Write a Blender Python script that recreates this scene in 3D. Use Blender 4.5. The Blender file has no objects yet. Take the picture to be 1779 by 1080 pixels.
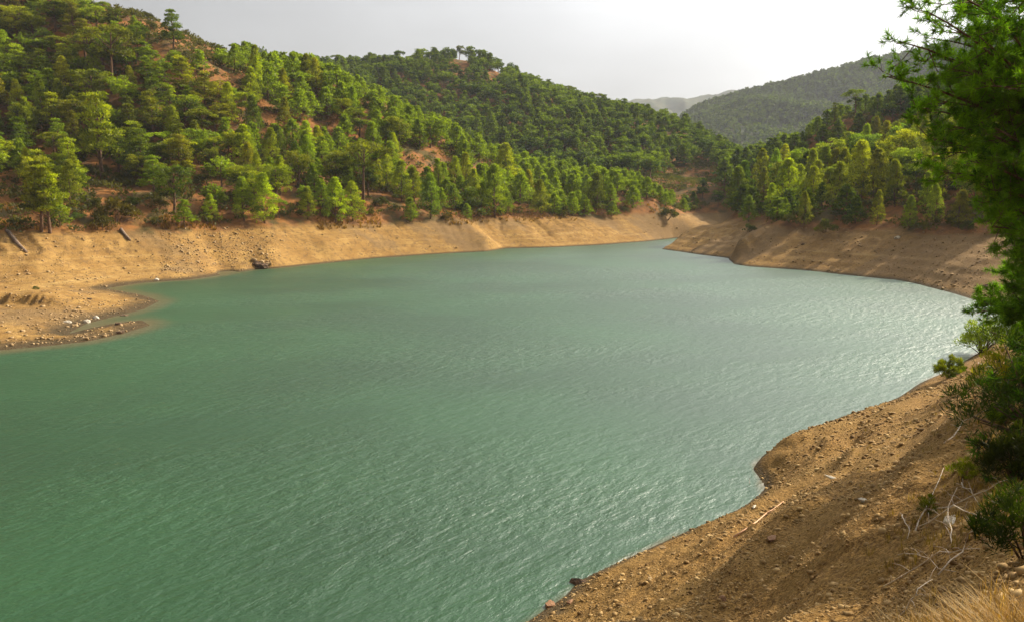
import bpy, math, random
import numpy as np
from mathutils import Vector, Matrix

# ------------------------------------------------------------------ camera, world, sun
SC = bpy.context.scene
COL = SC.collection
R = math.radians
PW, PH, F, YH = 1779.0, 1080.0, 1396.0, 335.0
CAMZ = 10.0
PITCH = math.atan((PH / 2 - YH) / F)
cam_d = bpy.data.cameras.new('camera'); cam = bpy.data.objects.new('camera', cam_d); COL.objects.link(cam)
cam_d.sensor_width = 36.0; cam_d.lens = 36.0 * F / PW
cam_d.clip_start = 0.1; cam_d.clip_end = 12000
cam.location = (0, 0, CAMZ); cam.rotation_euler = (math.pi / 2 - PITCH, 0, 0)
SC.camera = cam
SC.render.resolution_x = 1024; SC.render.resolution_y = 621

SUN_AZ, SUN_EL = R(60), R(35)      # azimuth clockwise from +Y (the view direction)
W = bpy.data.worlds.new('World'); SC.world = W; W.use_nodes = True
nt = W.node_tree; nt.nodes.clear()
sky = nt.nodes.new('ShaderNodeTexSky'); sky.sky_type = 'NISHITA'; sky.sun_disc = False
sky.sun_elevation = SUN_EL; sky.sun_rotation = SUN_AZ
sky.air_density = 1.0; sky.dust_density = 6.0; sky.ozone_density = 1.0; sky.altitude = 300
hs = nt.nodes.new('ShaderNodeHueSaturation'); hs.inputs['Saturation'].default_value = 0.14
bg = nt.nodes.new('ShaderNodeBackground'); bg.inputs['Strength'].default_value = 0.106
tc = nt.nodes.new('ShaderNodeTexCoord')
mp = nt.nodes.new('ShaderNodeMapping'); mp.inputs['Scale'].default_value = (1.6, 1.6, 4.5)
cn = nt.nodes.new('ShaderNodeTexNoise'); cn.inputs['Scale'].default_value = 1.7; cn.inputs['Detail'].default_value = 5
cr = nt.nodes.new('ShaderNodeMapRange'); cr.inputs[1].default_value = 0.35; cr.inputs[2].default_value = 0.7
cr.inputs[3].default_value = 0.84; cr.inputs[4].default_value = 1.06
mul = nt.nodes.new('ShaderNodeVectorMath'); mul.operation = 'SCALE'
ow = nt.nodes.new('ShaderNodeOutputWorld')
L = nt.links.new
L(tc.outputs['Generated'], mp.inputs['Vector']); L(mp.outputs[0], cn.inputs['Vector']); L(cn.outputs[0], cr.inputs[0])
L(sky.outputs[0], hs.inputs['Color']); L(hs.outputs[0], mul.inputs[0]); L(cr.outputs[0], mul.inputs['Scale'])
# bright patch added to the sky above the frame to whiten the water's reflections
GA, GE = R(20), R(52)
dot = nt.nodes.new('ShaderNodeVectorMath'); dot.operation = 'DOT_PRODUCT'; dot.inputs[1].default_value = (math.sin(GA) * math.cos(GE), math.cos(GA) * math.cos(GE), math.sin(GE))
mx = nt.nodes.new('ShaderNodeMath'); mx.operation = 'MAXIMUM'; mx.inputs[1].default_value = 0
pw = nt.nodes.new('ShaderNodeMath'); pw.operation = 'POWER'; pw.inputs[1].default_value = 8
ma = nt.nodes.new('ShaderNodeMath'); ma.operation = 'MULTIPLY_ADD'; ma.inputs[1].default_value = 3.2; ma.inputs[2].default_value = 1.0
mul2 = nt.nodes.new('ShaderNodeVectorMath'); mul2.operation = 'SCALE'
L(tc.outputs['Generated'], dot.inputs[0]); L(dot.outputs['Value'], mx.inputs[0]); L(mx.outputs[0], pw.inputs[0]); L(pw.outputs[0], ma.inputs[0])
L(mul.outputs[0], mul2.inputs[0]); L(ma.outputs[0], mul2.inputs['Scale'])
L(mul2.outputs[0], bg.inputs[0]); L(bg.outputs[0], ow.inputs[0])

sun_d = bpy.data.lights.new('sun', 'SUN'); sun_d.energy = 5.0; sun_d.angle = R(1.2); sun_d.color = (1.0, 0.86, 0.66)
sun = bpy.data.objects.new('sun', sun_d); COL.objects.link(sun)
sdir = Vector((math.sin(SUN_AZ) * math.cos(SUN_EL), math.cos(SUN_AZ) * math.cos(SUN_EL), math.sin(SUN_EL)))
sun.rotation_euler = (-sdir).to_track_quat('-Z', 'Y').to_euler(); sun.location = (0, 0, 60)
SC.view_settings.view_transform = 'Standard'; SC.view_settings.look = 'None'
SC.view_settings.exposure = 0.5; SC.view_settings.gamma = 1.0
SC.cycles.max_bounces = 6; SC.cycles.diffuse_bounces = 2; SC.cycles.glossy_bounces = 2
SC.cycles.transmission_bounces = 3; SC.cycles.volume_bounces = 0; SC.cycles.transparent_max_bounces = 6
SC.cycles.use_denoising = True

rnd = random.Random(7); rg = np.random.default_rng(7)

# ------------------------------------------------------------------ pixel (of the photograph) <-> world
CPI, SPI = math.cos(PITCH), math.sin(PITCH)
def ray(px, py):
    a = (px - PW / 2) / F; b = (PH / 2 - py) / F
    return np.array([a, CPI + b * SPI, -SPI + b * CPI])        # camera forward=(0,cp,-sp), up=(0,sp,cp)
def at(px, py, D=None, z=None):
    d = ray(px, py)
    k = D / d[1] if D is not None else (z - CAMZ) / d[2]
    return np.array([0, 0, CAMZ]) + d * k
def proj(p):
    x, y, z = p[..., 0], p[..., 1], p[..., 2] - CAMZ
    zz = y * CPI - z * SPI; yy = y * SPI + z * CPI
    zz = np.where(zz < .01, .01, zz)
    return PW / 2 + F * x / zz, PH / 2 - F * yy / zz, zz

# ------------------------------------------------------------------ noise
def _h(ix, iy, s):
    n = (ix.astype(np.int64) * 374761393 + iy.astype(np.int64) * 668265263 + s * 1442695041) & 0xffffffff
    n = ((n ^ (n >> 13)) * 1274126177) & 0xffffffff
    return ((n ^ (n >> 16)) & 0xffff) / 65535.0
def vnoise(x, y, s=0):
    ix = np.floor(x); iy = np.floor(y); fx = x - ix; fy = y - iy
    fx = fx * fx * fx * (fx * (fx * 6 - 15) + 10); fy = fy * fy * fy * (fy * (fy * 6 - 15) + 10)
    a = _h(ix, iy, s); b = _h(ix + 1, iy, s); c = _h(ix, iy + 1, s); d = _h(ix + 1, iy + 1, s)
    return (a + (b - a) * fx) * (1 - fy) + (c + (d - c) * fx) * fy
def fbm(x, y, octv=4, s=0, gain=.5):
    t = 0; a = 1; n = 0
    for k in range(octv):
        t = t + a * (vnoise(x, y, s + k) - .5); n += a; a *= gain
        x, y = (x * 1.6 - y * 1.2) + 17.3, (x * 1.2 + y * 1.6) + 5.1
    return t / n * 2
def sstep(a, b, x):
    t = np.clip((x - a) / (b - a), 0, 1); return t * t * (3 - 2 * t)

# ------------------------------------------------------------------ lake outline and height field
shore_px = [(-260, 650), (-120, 622), (0, 608), (80, 601), (150, 593), (215, 579), (262, 564), (246, 556), (205, 560), (160, 569),
            (118, 579), (150, 562), (200, 549), (250, 537), (277, 523), (250, 513), (186, 501), (250, 491), (330, 486), (400, 475), (445, 468), (480, 466),
            (560, 458), (650, 449), (750, 442), (845, 437), (878, 432), (960, 430), (1040, 426), (1120, 420), (1172, 414)]
right_px = [(1150, 433), (1205, 441), (1266, 449), (1276, 459), (1300, 463), (1400, 470), (1500, 481),
            (1560, 487), (1600, 495), (1650, 508), (1690, 520), (1740, 532)]
near_px = [(1760, 572), (1700, 612), (1645, 645), (1600, 664), (1560, 690), (1500, 711), (1460, 724), (1420, 741), (1380, 764),
           (1330, 789), (1309, 815), (1330, 848), (1290, 880), (1210, 915), (1100, 965), (1003, 1010), (985, 1033),
           (950, 1055), (918, 1078), (850, 1112)]
P2 = lambda L_: [tuple(at(a, b, z=0)[:2]) for a, b in L_]
lake = P2(shore_px) + [(53, 188), (62, 196), (65, 190), (52, 176), (41, 166), (31.5, 155)] + P2(right_px) + [(78, 66), (80, 56), (62, 50)] + \
       P2(near_px) + [(-5, 12), (-12, 2), (-22, -14), (-50, -30), (-95, -20), (-90, 20)]
lake = np.array(lake)
def lake_sd(x, y):                      # > 0 on land
    d = np.full(x.shape, 1e9); ins = np.zeros(x.shape, bool)
    n = len(lake)
    for i in range(n):
        ax, ay = lake[i]; bx, by = lake[(i + 1) % n]
        ex, ey = bx - ax, by - ay
        t = np.clip(((x - ax) * ex + (y - ay) * ey) / (ex * ex + ey * ey), 0, 1)
        d = np.minimum(d, (x - ax - t * ex) ** 2 + (y - ay - t * ey) ** 2)
        c = (ay > y) != (by > y)
        with np.errstate(divide='ignore', invalid='ignore'):
            ins ^= c & (x < (bx - ax) * (y - ay) / (by - ay + 1e-12) + ax)
    d = np.sqrt(d)
    return np.where(ins, -d, d)

ctrl = []
for i in range(len(lake)):
    ctrl.append((lake[i][0], lake[i][1], 0))
    j = (i + 1) % len(lake); m = (lake[i] + lake[j]) / 2
    if np.hypot(*(lake[j] - lake[i])) > 6: ctrl.append((m[0], m[1], 0))
K = lambda px, py, D: ctrl.append(tuple(at(px, py, D=D)))
# top of the bare band, left bank
for a, b, D in [(-150, 405, 92), (0, 402, 94), (120, 402, 97), (200, 402, 101), (300, 398, 106), (400, 392, 113), (480, 388, 118), (600, 383, 128),
                (720, 382, 138), (800, 381, 146), (900, 379, 156), (1000, 376, 166), (1090, 375, 174), (1150, 377, 180), (1200, 394, 184)]: K(a, b, D)
# low spit in the left cove
for a, b, D in [(0, 545, 66), (-100, 560, 62), (0, 500, 80), (110, 505, 79), (60, 555, 66), (160, 520, 75), (-100, 470, 84), (60, 450, 89), (200, 455, 95), (25, 530, 71), (200, 523, 74.5)]: K(a, b, D)
# left hill, middle and crest
for a, b, D in [(0, 280, 125), (-150, 270, 120), (0, 120, 158), (0, -45, 190), (-250, -80, 180), (-250, 120, 150), (150, 280, 128), (150, 130, 155), (150, 22, 172),
                (300, 270, 132), (300, 170, 148), (300, 90, 160), (380, 116, 168), (450, 250, 146), (450, 122, 176), (560, 300, 146), (560, 140, 194),
                (650, 320, 150), (650, 170, 192), (750, 320, 158), (750, 225, 190), (850, 335, 170), (850, 275, 196),
                (950, 350, 180), (950, 315, 205), (1050, 330, 212), (1130, 345, 205), (1180, 362, 204)]: K(a, b, D)
# behind the left crest
for a, D, z in [(0, 250, 45), (-250, 260, 40), (300, 220, 28), (560, 250, 28), (750, 240, 18), (900, 235, 14), (1000, 245, 14)]:
    p = at(a, 300, D=D); ctrl.append((p[0], p[1], z))
# mid hill
for a, b, D in [(440, 138, 420), (580, 130, 400), (660, 122, 390), (740, 116, 385), (805, 104, 380), (850, 118, 378), (930, 156, 370), (1000, 182, 355),
                (1060, 200, 345), (1130, 220, 330), (1180, 232, 315), (1230, 268, 300), (820, 190, 320), (960, 240, 290), (1080, 260, 275),
                (1180, 300, 255), (1100, 310, 240), (1230, 320, 240), (1280, 320, 230)]: K(a, b, D)
for a, D, z in [(300, 420, 60), (600, 480, 50), (800, 480, 50), (1000, 450, 30), (1180, 420, 25), (1260, 360, 22), (1300, 300, 20)]:
    p = at(a, 300, D=D); ctrl.append((p[0], p[1], z))
# right bank and right hill
for a, b, D in [(1165, 424, 147.5), (1180, 411, 150), (1193, 403, 152.5), (1205, 398, 154), (1245, 392, 152), (1300, 392, 138), (1330, 402, 126), (1300, 425, 121), (1380, 404, 118), (1450, 398, 114), (1500, 396, 111), (1600, 396, 104), (1700, 402, 97), (1680, 455, 86),
                (1800, 400, 92), (1300, 345, 165), (1400, 330, 150), (1500, 310, 145), (1600, 290, 138), (1720, 265, 128), (1850, 240, 120),
                (1290, 295, 220), (1350, 275, 215), (1420, 250, 210), (1500, 215, 205), (1600, 185, 200), (1720, 155, 195), (1850, 120, 190)]: K(a, b, D)
for a, D, z in [(1350, 300, 22), (1500, 300, 25), (1700, 300, 30), (1900, 300, 40)]:
    p = at(a, 300, D=D); ctrl.append((p[0], p[1], z))
# near slope
for a, b, D in [(1000, 1080, 16.6), (1100, 1080, 14.6), (1200, 1080, 12.8), (1300, 1080, 11), (1400, 1080, 9.3), (1500, 1080, 7.8), (1600, 1080, 6.4),
                (1700, 1080, 5.2), (1779, 1080, 4.4), (1250, 960, 17), (1350, 960, 14.5), (1500, 960, 11), (1650, 960, 8.2), (1779, 960, 6.2),
                (1400, 860, 18.5), (1550, 860, 14), (1700, 860, 10.5), (1779, 860, 8.5), (1450, 790, 24), (1550, 790, 20), (1700, 780, 14.5), (1779, 760, 12),
                (1600, 720, 26), (1700, 700, 22), (1779, 680, 18), (1700, 650, 33), (1779, 630, 28), (1779, 590, 40)]: K(a, b, D)
ctrl += [(0, 0, 8.1), (2, 1, 8.5), (0, 6, 5.9), (0, 12, 2.9), (-4, 0, 5.6), (4, -3, 9.6), (12, 0, 12), (0, -10, 9.5), (-12, -12, 5), (20, 10, 13.5), (30, 20, 16),
         (20, 20, 8.8), (40, 30, 16), (50, 38, 12), (10, -30, 20), (-30, -40, 12), (40, -20, 30), (60, 20, 30), (90, 40, 20), (-120, 0, 8), (-130, 60, 20), (-120, -60, 14), (0, -80, 30),
         (200, 0, 60), (200, 150, 50), (-250, 50, 50), (-250, 250, 60), (0, -300, 60), (300, -100, 60), (-300, -200, 50), (350, 300, 50), (-350, 450, 60), (200, 500, 40)]
C = np.array(ctrl); S_ = 100.0
def U(r2): return np.where(r2 > 1e-12, .5 * r2 * np.log(r2 + 1e-12), 0)
n = len(C); cx, cy = C[:, 0] / S_, C[:, 1] / S_
A = np.zeros((n + 3, n + 3)); A[:n, :n] = U((cx[:, None] - cx) ** 2 + (cy[:, None] - cy) ** 2) + np.eye(n) * 2e-5
A[:n, n] = 1; A[:n, n + 1] = cx; A[:n, n + 2] = cy; A[n:, :n] = A[:n, n:].T
TW = np.linalg.solve(A, np.r_[C[:, 2], 0, 0, 0])
def tps(x, y):
    x = x / S_; y = y / S_; out = np.empty(x.shape)
    fx, fy, fo = x.ravel(), y.ravel(), out.ravel()
    for s in range(0, fx.size, 20000):
        X, Y = fx[s:s + 20000, None], fy[s:s + 20000, None]
        fo[s:s + 20000] = U((X - cx) ** 2 + (Y - cy) ** 2) @ TW[:n] + TW[n] + TW[n + 1] * X[:, 0] + TW[n + 2] * Y[:, 0]
    return fo.reshape(x.shape)
def _sp(a, b, hh, ww): p, q = at(*a[:2], D=a[2]), at(*b[:2], D=b[2]); return (p[0], p[1], q[0], q[1], hh, ww)
SPUR = [_sp((1500, 735, 31), (1322, 805, 29.2), .75, 1.0), _sp((1420, 410, 122), (1286, 448, 119.5), 2.1, 3.2), 
        _sp((480, 395, 114), (448, 455, 103), 1.7, 2.0), _sp((350, 395, 108), (405, 458, 100), -1.1, 1.6), _sp((800, 383, 145), (862, 428, 140.5), 2.0, 3.0), _sp((640, 395, 127), (570, 445, 119), .8, 1.8), _sp((980, 380, 163), (940, 420, 155), -.9, 2.2), _sp((1640, 640, 40), (1500, 860, 17), -.35, .9), _sp((1750, 720, 17), (1480, 960, 12), .22, .8)]
SCP = at(30, 548, D=68.0)
far = []       # far ranges: skyline pixels, distance, front depth, back depth
far.append(([(1080, 330), (1150, 250), (1185, 205), (1230, 182), (1300, 160), (1360, 148), (1400, 138), (1450, 124), (1500, 111), (1570, 98), (1650, 76), (1750, 50), (1900, 20), (2100, 0)], 1050, 480, 500))
far.append(([(900, 215), (1020, 190), (1100, 172), (1150, 168), (1200, 168), (1245, 162), (1280, 153), (1310, 157), (1400, 170), (1500, 165), (1800, 150)], 2600, 900, 900))
far.append(([(200, 200), (330, 130), (400, 98), (440, 88), (480, 100), (560, 125), (700, 190), (800, 260)], 760, 240, 300))
def H(x, y, detail=True):
    r = np.hypot(x, y); d = lake_sd(x, y); t = tps(x, y)
    w = sstep(430, 620, r); t = t * (1 - w) + 12 * w
    land = np.maximum(t, .10 * np.minimum(d, 7)); wat = np.minimum(t, -.28 * np.abs(d))
    z = np.where(d > 0, land, np.maximum(wat, -5))
    m = sstep(0, 9, d)
    if detail:
        far_k = np.clip(r / 60, .35, 1)
        z = z + m * fbm(x / 26, y / 26, 4, 3) * 2.4 * sstep(4.5, 16, z) * sstep(60, 110, r)
        z = z + m * fbm(x / 7, y / 7, 3, 9) * .55 * far_k * (.35 + .65 * sstep(3, 8, z))
        # strand lines left by the falling water
        sl = np.sin(z * 7.0 + 2.2 * fbm(x / 9, y / 9, 2, 30)) * .05 * (1 - sstep(4.2, 5.8, z)) * sstep(.1, .8, z) * sstep(25, 60, r)
        z = z + sl
        bk = sstep(.3, 1.2, z) * (1 - sstep(5.2, 7.5, z)) * sstep(50, 70, r) * m
        sd_x = np.where(x < 25, x + .55 * y, x - .5 * y)
        z = z + bk * (fbm(sd_x / 2.6 + fbm(x / 5, y / 5, 2, 13), y / 13, 3, 101) * .75 * sstep(-.1, .5, fbm(x / 22, y / 22, 2, 111) + .1) + fbm(x / 1.1, y / 1.1, 3, 121) * .16)
        # small eroded scarp on the spit in the left cove
        sx, sy = (x - SCP[0]), (y - SCP[1]) + .25 * (x - SCP[0])
        gro = fbm(x * 1.3, y * .25, 3, 91) * .9
        z = z + .8 * sstep(-.5, .9, sy + gro) * (1 - sstep(3, 9, sy)) * (1 - sstep(1.5, 5.5, sx)) * sstep(0, 2, d)
        z = z + sstep(0, .6, d) * fbm(x * 1.4, y * 1.4, 5, 21, .62) * .15 * (1 - .6 * sstep(40, 120, r))
        # gullies running down the near slope
        u = x * .80 - y * .60 + .5 * fbm(x / 3, y / 3, 2, 41)
        z = z + sstep(0, 3, d) * (1 - sstep(30, 55, r)) * fbm(u / 1.3, (x * .6 + y * .8) / 9, 3, 44) * .42
        for (ax, ay, bx, by, hh, ww) in SPUR:
            ex, ey = bx - ax, by - ay; t_ = np.clip(((x - ax) * ex + (y - ay) * ey) / (ex * ex + ey * ey), 0, 1)
            q_ = np.hypot(x - ax - t_ * ex, y - ay - t_ * ey); z = z + hh * np.exp(-(q_ / ww) ** 2) * (.35 + .65 * t_) * sstep(-.2, 1.2, d)
    for pts, D, fd, bd in far:
        ps = np.array([at(a, b, D=D) for a, b in pts])
        az = x / np.maximum(y, 1); azp = ps[:, 0] / ps[:, 1]
        hz = np.interp(az, azp, ps[:, 2], left=0, right=ps[-1, 2])
        ok = (y > 50)
        v = np.clip(np.where(y < D, (D - y) / fd, (y - D) / bd), 0, 1)
        q = (1 - v) ** 1.15 * (1 + .10 * fbm(x / 130, y / 130, 4, 60) * sstep(0, .15, v) * 3) + .02 * fbm(x / 40, y / 40, 3, 66)
        zz = np.where(ok & (v < 1), 12 + (hz - 12) * q, -60)
        z = np.where(r > 300, np.maximum(z, zz), z)
    return z
def H1(x, y): return float(H(np.array([x], float), np.array([y], float))[0])

# the ground sheet: a polar grid, finest towards the photographed side
az = np.r_[np.arange(-37, 37.01, .11), np.arange(39, 321, 4.0)]
az = np.radians(az)
rr = np.r_[.4, np.geomspace(1.6, 60, 440), np.linspace(60.35, 185, 350), np.geomspace(186, 560, 130), np.geomspace(575, 5200, 130)]
AZ, RR = np.meshgrid(az, rr)
GX, GY = RR * np.sin(AZ), RR * np.cos(AZ)
GZ = H(GX, GY)
NA, NR = len(az), len(rr)

def mesh_from(name, V, Fc, smooth=False, uv=None, mats=()):
    me = bpy.data.meshes.new(name); V = np.asarray(V, np.float32); Fc = np.asarray(Fc, np.int32)
    k = Fc.shape[1]
    me.vertices.add(len(V)); me.vertices.foreach_set('co', V.ravel())
    me.loops.add(Fc.size); me.loops.foreach_set('vertex_index', Fc.ravel())
    me.polygons.add(len(Fc)); me.polygons.foreach_set('loop_start', np.arange(0, Fc.size, k, dtype=np.int32))
    try: me.polygons.foreach_set('loop_total', np.full(len(Fc), k, np.int32))
    except Exception: pass
    if smooth: me.polygons.foreach_set('use_smooth', np.ones(len(Fc), bool))
    for m in mats: me.materials.append(m)
    me.update(calc_edges=True)
    return me
def attr(me, name, vals, dom='POINT'):
    a = me.attributes.new(name, 'FLOAT', dom); a.data.foreach_set('value', np.asarray(vals, np.float32))
def link(name, me, parent=None, loc=None):
    o = bpy.data.objects.new(name, me); COL.objects.link(o)
    if parent is not None: o.parent = parent
    if loc is not None: o.location = loc
    return o
def tag(o, label=None, cat=None, group=None, kind=None):
    if label: o['label'] = label
    if cat: o['category'] = cat
    if group: o['group'] = group
    if kind: o['kind'] = kind
    return o

# ------------------------------------------------------------------ materials
class NT:
    def __init__(s, name):
        s.m = bpy.data.materials.new(name); s.m.use_nodes = True; s.t = s.m.node_tree; s.t.nodes.clear()
        s.out = s.n('OutputMaterial')
    def n(s, kind, **k):
        nd = s.t.nodes.new('ShaderNode' + kind)
        for a, v in k.items(): setattr(nd, a, v)
        return nd
    def l(s, a, b): s.t.links.new(a, b)
    def noise(s, vec, scale, detail=4, rough=.55, dist=0):
        nd = s.n('TexNoise'); nd.inputs['Scale'].default_value = scale; nd.inputs['Detail'].default_value = detail
        nd.inputs['Roughness'].default_value = rough; nd.inputs['Distortion'].default_value = dist
        if vec is not None: s.l(vec, nd.inputs['Vector'])
        return nd.outputs[0]
    def ramp(s, val, a, b, lo=0., hi=1.):
        nd = s.n('MapRange'); nd.interpolation_type = 'SMOOTHSTEP'
        for i, v in enumerate((a, b, lo, hi)): nd.inputs[i + 1].default_value = v
        s.l(val, nd.inputs[0]); return nd.outputs[0]
    def mix(s, f, a, b, mode='MIX'):
        nd = s.n('Mix', data_type='RGBA', blend_type=mode)
        for i, v in ((0, f), (6, a), (7, b)):
            if isinstance(v, (int, float)): nd.inputs[i].default_value = v
            elif isinstance(v, tuple): nd.inputs[i].default_value = v + (1,) if len(v) == 3 else v
            else: s.l(v, nd.inputs[i])
        return nd.outputs[2]
    def math(s, op, a, b=0.):
        nd = s.n('Math', operation=op)
        for i, v in ((0, a), (1, b)):
            if isinstance(v, (int, float)): nd.inputs[i].default_value = v
            else: s.l(v, nd.inputs[i])
        return nd.outputs[0]
    def bump(s, h, dist, strength=1., normal=None):
        nd = s.n('Bump'); nd.inputs['Distance'].default_value = dist; nd.inputs['Strength'].default_value = strength
        s.l(h, nd.inputs['Height'])
        if normal is not None: s.l(normal, nd.inputs['Normal'])
        return nd.outputs[0]
    def pos(s):
        return s.n('NewGeometry').outputs['Position']
    def scaled(s, vec, sc):
        nd = s.n('Mapping'); nd.inputs['Scale'].default_value = sc; s.l(vec, nd.inputs['Vector']); return nd.outputs[0]
    def principled(s, col, rough=.9, spec=.2, normal=None, **k):
        b = s.n('BsdfPrincipled'); b.inputs['Roughness'].default_value = rough; b.inputs['Specular IOR Level'].default_value = spec
        if isinstance(col, tuple): b.inputs['Base Color'].default_value = col + (1,)
        else: s.l(col, b.inputs['Base Color'])
        if normal is not None: s.l(normal, b.inputs['Normal'])
        s.l(b.outputs[0], s.out.inputs[0]); return b

def mat_ground():
    s = NT('earth'); P = s.pos()
    sep = s.n('SeparateXYZ'); s.l(P, sep.inputs[0]); Z = sep.outputs[2]
    big = s.noise(P, .06, 4); med = s.noise(P, .45, 5, .6); fine = s.noise(P, 5., 5, .7); peb = s.noise(P, 16., 4, .75)
    # bare drawdown band
    tan = s.mix(s.ramp(med, .35, .68), (.30, .165, .043), (.43, .26, .078))
    tan = s.mix(s.ramp(fine, .5, .75, 0, .55), tan, (.24, .13, .05))
    st_ = s.noise(s.scaled(P, (.035, .035, 2.6)), 1., 5, .7)
    tan = s.mix(s.ramp(st_, .47, .62, 0, .55), tan, (.25, .145, .045))
    tan = s.mix(s.ramp(st_, .30, .42, .45, 0), tan, (.60, .43, .17))
    tan = s.mix(s.ramp(s.noise(P, 1.6, 5, .7), .48, .64, 0, .75), tan, (.17, .10, .042))
    a1 = s.n('Attribute', attribute_name='stain_shade').outputs['Fac']
    tan = s.mix(s.math('MULTIPLY', a1, .8), tan, (.20, .13, .062))
    # soil with dry needles above
    soil = s.mix(s.ramp(med, .35, .7), (.33, .145, .042), (.15, .075, .034))
    soil = s.mix(s.ramp(fine, .5, .7, 0, .7), soil, (.14, .085, .04))
    soil = s.mix(s.ramp(s.noise(P, .16, 4, .6), .50, .62, 0, .85), soil, (.085, .075, .028))
    zz = s.math('ADD', Z, s.math('MULTIPLY', s.math('SUBTRACT', big, .5), 3.0))
    zz = s.math('ADD', zz, s.math('MULTIPLY', s.math('SUBTRACT', med, .5), 2.0))
    c = s.mix(s.ramp(zz, 4.7, 5.6), tan, soil)
    # near gravel slope
    near = s.mix(s.ramp(peb, .38, .66), (.125, .066, .020), (.40, .235, .072))
    near = s.mix(s.ramp(med, .35, .7, 0, .6), near, (.27, .165, .05))
    dist = s.n('VectorMath', operation='LENGTH'); s.l(P, dist.inputs[0])
    c = s.mix(s.ramp(dist.outputs['Value'], 34, 62), near, c)
    # far away forested slopes read as one dull green
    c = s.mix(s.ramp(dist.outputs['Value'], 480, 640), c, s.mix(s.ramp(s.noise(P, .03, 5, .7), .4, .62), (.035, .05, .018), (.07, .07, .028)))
    # damp rim at the waterline
    wet = s.math('ADD', Z, s.math('MULTIPLY', fine, -.2))
    c = s.mix(s.ramp(wet, -.05, .22), (.085, .06, .03), c)
    h = s.math('ADD', s.math('MULTIPLY', fine, 1.), s.math('MULTIPLY', peb, .45))
    nb = s.bump(h, .16, .9)
    s.principled(c, .95, .1, nb); return s.m

def mat_water():
    s = NT('lake_water'); P = s.pos()
    dep = s.n('Attribute', attribute_name='depth').outputs['Fac']
    cloud = s.noise(P, .05, 3)
    deep = s.mix(s.ramp(cloud, .35, .65), (.006, .044, .008), (.012, .066, .015))
    c = s.mix(s.ramp(dep, .0, .6), (.085, .07, .018), deep)
    def turned(deg, sx, sy):
        m1 = s.n('Mapping'); m1.inputs['Rotation'].default_value = (0, 0, R(deg)); s.l(P, m1.inputs['Vector'])
        return s.scaled(m1.outputs[0], (sx, sy, 1))
    w1 = s.noise(turned(-50, .62, 1.3), 1.4, 5, .62, .15)
    w2 = s.noise(turned(-25, .8, 1.4), 4.2, 3, .6, .1)
    w3 = s.noise(turned(-20, .4, 1.), .06, 3)
    h = s.math('ADD', s.math('MULTIPLY', w1, 1.0), s.math('MULTIPLY', w2, .26))
    amp = s.ramp(w3, .38, .62, .40, 1.3)
    n1 = s.bump(s.math('MULTIPLY', h, amp), .135, 1.)
    b = s.principled(c, .43, .5, n1); b.inputs['IOR'].default_value = 1.6
    return s.m

def mat_foliage(name, dark, light, trans=.42):
    s = NT(name)
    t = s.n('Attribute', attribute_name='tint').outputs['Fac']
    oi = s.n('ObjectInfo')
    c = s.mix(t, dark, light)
    c = s.mix(1., c, oi.outputs['Color'], 'MULTIPLY')
    hsv = s.n('HueSaturation'); s.l(c, hsv.inputs['Color'])
    s.l(s.ramp(oi.outputs['Random'], 0, 1, .485, .515), hsv.inputs['Hue'])
    s.l(s.ramp(oi.outputs['Random'], 0, 1, .8, 1.2), hsv.inputs['Value'])
    d = s.n('BsdfDiffuse'); d.inputs['Roughness'].default_value = .6; s.l(hsv.outputs[0], d.inputs[0])
    g = s.n('BsdfGlossy'); g.inputs['Roughness'].default_value = .5; g.inputs['Color'].default_value = (.5, .5, .4, 1)
    tr = s.n('BsdfTranslucent'); s.l(s.mix(1., hsv.outputs[0], (1.5, 1.6, .7), 'MULTIPLY'), tr.inputs[0])
    m1 = s.n('MixShader'); m1.inputs[0].default_value = trans; s.l(d.outputs[0], m1.inputs[1]); s.l(tr.outputs[0], m1.inputs[2])
    m2 = s.n('MixShader'); m2.inputs[0].default_value = .035; s.l(m1.outputs[0], m2.inputs[1]); s.l(g.outputs[0], m2.inputs[2])
    s.l(m2.outputs[0], s.out.inputs[0]); return s.m
def mat_simple(name, c1, c2, scale=6., rough=.9, bump=.02, stretch=(1, 1, 1)):
    s = NT(name); tc_ = s.n('TexCoord'); v = s.scaled(tc_.outputs['Object'], stretch)
    nz = s.noise(v, scale, 5, .65)
    s.principled(s.mix(s.ramp(nz, .35, .68), c1, c2), rough, .15, s.bump(nz, bump, .8)); return s.m

M = dict(ground=mat_ground(), water=mat_water(),
         pine=mat_foliage('pine_needles', (.030, .050, .005), (.30, .325, .014)),
         shrub=mat_foliage('shrub_leaves', (.05, .058, .012), (.155, .15, .030)),
         nearpine=mat_foliage('near_pine_needles', (.028, .070, .005), (.17, .33, .015), .45),
         grass=mat_foliage('dry_grass', (.17, .11, .025), (.66, .43, .12), .3),
         bark=mat_simple('pine_bark', (.085, .05, .03), (.20, .12, .07), 9, .95, .03, (1, 1, .3)),
         dead=mat_simple('weathered_wood', (.42, .34, .25), (.66, .56, .44), 14, .85, .01, (1, 1, .2)),
         deadred=mat_simple('stripped_stick_wood', (.55, .30, .17), (.74, .50, .32), 14, .8, .01, (1, 1, .2)),
         log=mat_simple('log_bark', (.12, .08, .055), (.34, .25, .18), 7, .95, .03, (1, 1, .3)),
         stone=mat_simple('stone', (.22, .14, .065), (.46, .33, .17), 5, .9, .02),
         palestone=mat_simple('pale_stone', (.42, .36, .27), (.66, .60, .48), 5, .9, .02),
         redstone=mat_simple('red_stone', (.20, .10, .05), (.32, .19, .11), 6, .9, .02),
         darkstone=mat_simple('dark_rock', (.07, .045, .03), (.20, .13, .08), 2.5, .95, .06))

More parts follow.
